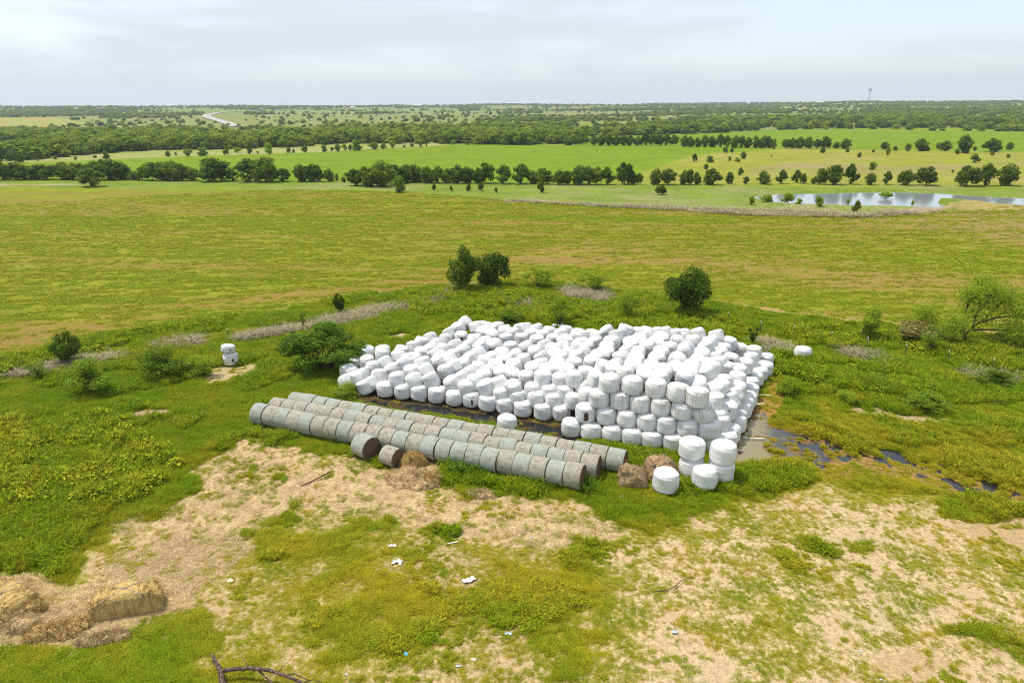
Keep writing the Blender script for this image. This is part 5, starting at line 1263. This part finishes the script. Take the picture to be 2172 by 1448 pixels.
lump('hay_clump', 878, 985, 1.35, .95, .78, M['hay_gold'], .45, 7, 'gold hay clump slumped against the front hay row', 'hay clump', 3.0, .13, 0, .2, 500)
lump('hay_clump', 917, 1024, 1.0, .85, .62, M['hay_gold'], -.5, 8, 'dark golden hay clump at the tip of the hay spill', 'hay clump', 3.0, .14, 0, .2, 400)
lump('hay_pile', 880, 1018, 3.2, 2.1, .40, M['hay_tan'], -.3, 9, 'spilled tan hay mound under the gold clumps', 'hay pile', 2.2, .16, 0, 0, 900)
lump('hay_pile', 1015, 1050, 1.6, .8, .26, M['hay_tan'], -.2, 19, 'small tan hay hump at the grass edge', 'hay pile', 2.2, .10, 0, 0, 300)
lump('rotten_bale', 1340, 1024, 1.55, 1.25, 1.02, M['hay_brown'], -.35, 10, 'unwrapped rotting brown bale, left one next to the hay row end', 'hay bale', 3.4, .15, 0, .15, 110)
lump('rotten_bale', 1403, 1010, 1.6, 1.3, 1.15, M['hay_brown'], .25, 11, 'unwrapped rotting brown bale, right one behind a white bale', 'hay bale', 3.4, .15, 0, .2, 110)

# ------------------------------------------------------------------ grass clumps by the hay rows
TG = [tuft('tall_grass', 61 + i, 90, .3, .95, .022, .75, M['leaf_weed'], .6) for i in range(3)]
for i, (a, b, s, lb) in enumerate([(962, 1000, 1.15, 'tall grass clump, left of two against the front hay row middle'), (992, 1003, 1.1, 'tall grass clump, right of two against the front hay row middle'), (1137, 1025, .95, 'tall grass clump third along from the right end of the front hay row'),
                                   (1175, 1032, .7, 'shorter grass clump near the right end of the front hay row'), (1245, 1040, 1.05, 'tall grass clump at the right end of the front hay row'), (603, 905, .85, 'grass clump near the left end of the front hay row'), (715, 935, .75, 'grass clump left of the loose teal hay bale'),
                                   (800, 960, .7, 'grass clump between the two loose hay bales'), (845, 955, .6, 'grass clump behind the smaller loose hay bale'), (1850, 815, 1.0, 'tall grass clump in the weeds right of the heap')]):
    p = G(a, b); o = mobj('grass_clump', TG[i % 3]); o.location = p; o.scale = (s, s, s); o.rotation_euler = (0, 0, i * 1.3); tag(o, lb, 'grass clump')

# ------------------------------------------------------------------ posts, branches, scraps
posts = [(230, 752, 15, 'left field fence, first from the left'), (407, 726, 15, 'left field fence, second from the left'), (484, 713, 15, 'left field fence, third from the left'), (556, 700, 15, 'left field fence, nearest the dry grass strip'), (1364, 653, 18, 'back fence, left of the lone dark tree'),
         (1420, 662, 18, 'back fence, just left of the lone dark tree trunk'), (1544, 681, 19, 'back fence, first right of the lone dark tree'), (1612, 706, 25, 'right fence, behind the cedar sapling'), (1682, 716, 25, 'right fence, above the lone white bale'), (1754, 722, 20, 'right fence, the crooked leaning one'), (1837, 742, 26, 'right fence, below the small feathery tree'),
         (1919, 755, 26, 'right fence, left of the sparse sapling'), (2009, 770, 27, 'right fence, below the forked tree'), (2103, 786, 27, 'right fence, nearest the right frame edge')]
for a, b, h, w in posts:
    p = G(a, b); s = mpp(p); H_ = h * s * 1.1
    o = empty('fence_post', p)
    me = bpy.data.meshes.new('post_shaft')
    t = .028; T = [(-t, -t * .3), (t, -t * .3), (t, t * .3), (t * .35, t * .3), (t * .35, t * 1.4), (-t * .35, t * 1.4), (-t * .35, t * .3), (-t, t * .3)]
    me.from_pydata([(x, y, z) for z in (-.15, H_ * .82) for x, y in T], [], [(i, (i + 1) % 8, 8 + (i + 1) % 8, 8 + i) for i in range(8)] + [tuple(range(8))[::-1], tuple(range(8, 16))])
    mobj('post_shaft', me, o, M['post'])
    me = bpy.data.meshes.new('painted_tip'); T2 = [(x * 1.15, y * 1.15) for x, y in T]
    me.from_pydata([(x, y, z) for z in (H_ * .80, H_) for x, y in T2], [], [(i, (i + 1) % 8, 8 + (i + 1) % 8, 8 + i) for i in range(8)] + [tuple(range(8))[::-1], tuple(range(8, 16))])
    mobj('painted_tip', me, o, M['post_tip'])
    if 'leaning' in w: o.rotation_euler = (0, .45, 0)
    tag(o, 'white-tipped metal post, %s' % w, 'fence post', 'metal fence posts')
def branch():
    P = lambda a, b, z: G(a, b, z)
    K = [([(478, 1475, .05), (470, 1436, .30), (466, 1418, .42), (455, 1400, .60), (451, 1388, .72)], [.11, .10, .09, .07, .05]), ([(470, 1422, .40), (495, 1418, .42), (530, 1416, .45), (570, 1420, .42), (605, 1432, .32), (650, 1450, .18), (720, 1475, .06)], [.075, .07, .065, .06, .05, .045, .03]),
         ([(545, 1417, .44), (560, 1432, .25), (580, 1450, .1), (600, 1465, .04)], [.035, .03, .025, .02]), ([(605, 1432, .32), (625, 1428, .35), (655, 1442, .25)], [.025, .02, .012]), ([(590, 1425, .38), (600, 1412, .5), (615, 1400, .55)], [.018, .012, .007]), ([(530, 1416, .45), (520, 1402, .55), (512, 1392, .6)], [.016, .011, .006]), ([(640, 1447, .2), (665, 1440, .2), (690, 1450, .1)], [.02, .014, .008])]
    paths = []
    for pts, r in K: paths.append(([P(*q) for q in pts], r))
    tag(mobj('fallen_branch', tubes_mesh('fallen_branch', paths, 8, M['dead_wood'])), 'dark fallen branch with side limbs at the bottom frame edge', 'branch')
branch()
def stick(name, pts, r, mat, label, cat):
    tag(mobj(name, tubes_mesh(name, [([G(*q) for q in pts], r)], 8, mat)), label, cat)
stick('rusty_pipe', [(637, 1032, .06), (668, 1017, .12), (700, 1000, .20)], [.035, .035, .035], M['rust'], 'rusty brown pipe lying across the tan straw', 'pipe')
stick('dry_twig', [(1390, 1253, .03), (1415, 1251, .06), (1432, 1243, .10), (1445, 1230, .10), (1470, 1222, .04)], [.016, .02, .02, .016, .008], M['dead_wood'], 'curved dark twig on the sparse bare ground', 'twig')
stick('dry_twig', [(1995, 812, .1), (2020, 803, .2), (2060, 800, .15), (2100, 806, .1)], [.02, .025, .02, .012], M['dead_wood'], 'dark stick lying in the weeds above the blue tarp', 'twig')
stick('dry_twig', [(719, 868, 1.40), (724, 874, 1.44), (729, 880, 1.41), (726, 886, 1.37)], [.012, .016, .016, .012], M['dead_wood'], 'small crooked stick lying on the middle hay row', 'twig')
def scrap(a, b, w, h, mat, label, seed, name='plastic_scrap', z=.04, tall=.7):
    if mat is SPB: w, h = w * .75, h * .45
    if mat is SW and b > 1100: w, h = w * .8, h * .55
    p = G(a, b); s = mpp(p); g = np.random.default_rng(seed); nu, nv = 13, 9
    U, V = np.meshgrid(np.linspace(-.5, .5, nu), np.linspace(-.5, .5, nv))
    x = U * w * s * (1 + .35 * (fbm(V * 3 + seed, U * 2, seed) - .5)); y = V * h * s * 1.6 * (.45 + 1.2 * fbm(U * 4 + seed, V * 0, seed + 1))
    zz = np.abs(fbm(U * 5 + seed, V * 5, seed + 2, 2) - .4) * min(w, h * 2) * s * tall
    y = y + (fbm(U * 3 + seed * 3, U * 0, seed + 5) - .5) * h * s * 1.5
    me = grid_mesh(name, np.stack([x, y, zz + z], -1), nu, nv, False, mat)
    o = mobj(name, me); o.location = p; o.rotation_euler = (0, 0, g.uniform(-.5, .5))
    md = o.modifiers.new('film', 'SOLIDIFY'); md.thickness = .006
    tag(o, label, 'plastic scrap')
SW, SPB, SC = M['scrap_white'], M['scrap_pale'], M['scrap_cream']
for i, (a, b, w, h, m, lb) in enumerate([(843, 1193, 26, 14, SW, 'torn white film scrap in the olive grass, left of two'), (995, 1231, 34, 13, SW, 'torn white film scrap in the olive grass, right of two'), (1186, 692, 28, 11, SW, 'white film snagged in weeds behind the heap'), (253, 862, 9, 12, SW, 'small white film scrap in the grass on the far left'),
        (1017, 1015, 22, 10, SW, 'crumpled white film in the grass before the front hay row'), (1062, 1016, 40, 4, SW, 'thin white film strip trailing from the crumpled film'), (1320, 1052, 9, 10, SW, 'small white scrap in grass below the rotting bales'), (1374, 1034, 20, 7, SW, 'white film tail left of the nearest white bale'), (1398, 1044, 18, 5, SC, 'pale film shred at the foot of the nearest white bale'),
        (1625, 809, 18, 2, SW, 'white film strip, rearmost on the orange mud'), (1622, 839, 28, 2.5, SW, 'white film strip with frayed end, second on the orange mud'), (1611, 857, 22, 2, SC, 'cream film strip, third on the orange mud'), (1598, 930, 44, 2.5, SC, 'long frayed cream film across the muddy puddle'), (1567, 955, 22, 2, SC, 'cream film strip nearest the wall corner'),
        (895, 852, 18, 4, SC, 'pale film shred at the mud by the ground row'), (947, 985, 13, 9, SW, 'white scrap beside the gold hay clump'), (725, 838, 14, 5, SW, 'white shreds in the weeds at the left end of the heap'), (960, 857, 9, 4, SW, 'tiny white scrap on the mud before the puddle'), (1455, 1020, 20, 8, SC, 'cream film ring under the left two-high stack'),
        (2020, 830, 20, 14, M['scrap_blue'], 'bright blue tarp scrap in the right weeds'), (2034, 838, 18, 5, SW, 'white scrap lying beside the blue tarp'), (791, 735, 10, 4, M['scrap_orange'], 'small orange scrap in the grass behind the large bush'),
        (1078, 1346, 20, 9, SPB, 'pale blue net scrap, leftmost of those in the lower foreground'), (861, 1388, 9, 4, M['scrap_blue'], 'tiny bright blue scrap in the lower left grass'), (1431, 1341, 14, 9, SPB, 'pale blue net scrap on the lower right straw'), (972, 1414, 14, 6, SPB, 'pale blue net shred near the bottom edge'), (1127, 1140, 9, 6, SPB, 'pale blue scrap on the bare dirt below the hay rows'),
        (1300, 1316, 8, 4, SPB, 'faint blue scrap in the lower middle grass'), (960, 1152, 30, 3, SW, 'thin white strip at the edge of the olive grass'), (833, 1158, 18, 4, SC, 'faint cream scrap above the left white scrap'), (735, 1432, 10, 4, SPB, 'pale blue shred at bottom edge left of centre'), (1825, 1382, 8, 4, SPB, 'pale blue speck on the lower right bare ground'), (1868, 1442, 8, 4, SPB, 'pale blue speck at the bottom right edge')]):
    scrap(a, b, w, h, m, lb, 700 + i)
# pale stones on the bare ground
def stones():
    for i, (a, b, w, lb) in enumerate([(487, 1231, 17, 'pale rounded stone right of the collapsing straw bale'), (52, 1165, 26, 'pale flat stone in the left grass'), (112, 1155, 18, 'smaller pale stone right of the flat one'), (126, 1120, 9, 'tiny pale stone at the left'), (1005, 1398, 14, 'flat pale stone near the bottom edge')]):
        p = G(a, b); s = mpp(p); g = np.random.default_rng(800 + i); nu, nv = 20, 12
        U, V = np.meshgrid(np.linspace(0, 6.283, nu, endpoint=False), np.linspace(-1, 1, nv)); ph = V * math.pi / 2
        rr = 1 + (fbm(np.cos(U) * 1.5 + i * 5, np.sin(U) * 1.5 + V, 800 + i, 3) - .5) * .7
        X = np.stack([np.cos(U) * np.cos(ph) * rr * w * s * .5, np.sin(U) * np.cos(ph) * rr * w * s * .38, np.sin(ph) * rr * w * s * .16], -1)
        o = mobj('stone', grid_mesh('stone', X, nu, nv, True, M['stone'], True)); o.location = p; tag(o, lb, 'stone')
stones()

# ------------------------------------------------------------------ light, sky, haze
sd = Vector((-.93, .37, 0)).normalized() * math.cos(R(66)) + Vector((0, 0, math.sin(R(66))))
ld = bpy.data.lights.new('sun', 'SUN'); ld.energy = 3.0; ld.angle = R(1.2); ld.color = (1.0, .935, .80)
lo = bpy.data.objects.new('sun', ld); link(lo); lo.rotation_euler = sd.to_track_quat('Z', 'Y').to_euler(); lo.location = sd * 100
w = bpy.data.worlds.new('World'); S.world = w; w.use_nodes = True
t = w.node_tree; t.nodes.clear()
out = t.nodes.new('ShaderNodeOutputWorld'); bg = t.nodes.new('ShaderNodeBackground'); bg.inputs[1].default_value = .10
sky = t.nodes.new('ShaderNodeTexSky'); sky.sky_type = 'NISHITA'; sky.sun_disc = False; sky.sun_elevation = R(66); sky.sun_rotation = math.atan2(sd.x, sd.y); sky.dust_density = 1.6; sky.air_density = 1.0
tc = t.nodes.new('ShaderNodeTexCoord'); mp = t.nodes.new('ShaderNodeMapping'); mp.inputs['Scale'].default_value = (2.3, 2.3, 12.0); mp.inputs['Rotation'].default_value = (0, R(4), 0); mp.inputs['Location'].default_value = (.35, 0, .55)
t.links.new(tc.outputs['Generated'], mp.inputs[0])
nz = t.nodes.new('ShaderNodeTexNoise'); nz.inputs['Scale'].default_value = 1.0; nz.inputs['Detail'].default_value = 5; nz.inputs['Roughness'].default_value = .55; nz.inputs['Distortion'].default_value = .4
t.links.new(mp.outputs[0], nz.inputs['Vector'])
mr = t.nodes.new('ShaderNodeMapRange'); mr.interpolation_type = 'SMOOTHSTEP'
for i, v in enumerate((.36, .62, .58, .985)): mr.inputs[i + 1].default_value = v
t.links.new(nz.outputs[0], mr.inputs[0])
mx = t.nodes.new('ShaderNodeMix'); mx.data_type = 'RGBA'
sx = t.nodes.new('ShaderNodeSeparateXYZ'); t.links.new(tc.outputs['Generated'], sx.inputs[0])
lo_ = t.nodes.new('ShaderNodeMapRange'); lo_.interpolation_type = 'SMOOTHSTEP'; t.links.new(sx.outputs[2], lo_.inputs[0])
for i, v in enumerate((.015, .085, 1.0, 0.0)): lo_.inputs[i + 1].default_value = v
fm_ = t.nodes.new('ShaderNodeMath'); fm_.operation = 'MAXIMUM'; t.links.new(mr.outputs[0], fm_.inputs[0]); t.links.new(lo_.outputs[0], fm_.inputs[1])
t.links.new(fm_.outputs[0], mx.inputs[0]); sg = t.nodes.new('ShaderNodeVectorMath'); sg.operation = 'SCALE'; sg.inputs[3].default_value = 1.9; t.links.new(sky.outputs[0], sg.inputs[0]); t.links.new(sg.outputs[0], mx.inputs[6]); mx.inputs[7].default_value = (5.35, 5.8, 6.2, 1)
t.links.new(mx.outputs[2], bg.inputs[0]); t.links.new(bg.outputs[0], out.inputs[0])

hm = NT('haze_air'); pv = hm.new('ShaderNodeVolumePrincipled'); pv.inputs['Color'].default_value = (.78, .88, 1.0, 1); pv.inputs['Density'].default_value = .00014; pv.inputs['Anisotropy'].default_value = .2
hm.l(pv.outputs[0], hm.out.inputs['Volume'])
me = bpy.data.meshes.new('haze'); a = 3620
me.from_pydata([(-a, -300, -6), (a, -300, -6), (a, a, -6), (-a, a, -6), (-a, -300, 120), (a, -300, 120), (a, a, 120), (-a, a, 120)], [], [(0, 3, 2, 1), (4, 5, 6, 7), (0, 1, 5, 4), (1, 2, 6, 5), (2, 3, 7, 6), (3, 0, 4, 7)])
me.materials.append(hm.m); tag(mobj('haze', me), kind='stuff')

S.view_settings.view_transform = 'Standard'; S.view_settings.look = 'None'; S.view_settings.gamma = 1; S.view_settings.exposure = .50
S.render.engine = 'CYCLES'
S.cycles.use_denoising = True; S.cycles.denoising_input_passes = 'RGB_ALBEDO_NORMAL'; S.cycles.denoising_prefilter = 'NONE'; S.cycles.use_adaptive_sampling = False; S.cycles.filter_width = 1.05
S.cycles.max_bounces = 6; S.cycles.volume_bounces = 0; S.cycles.transparent_max_bounces = 4
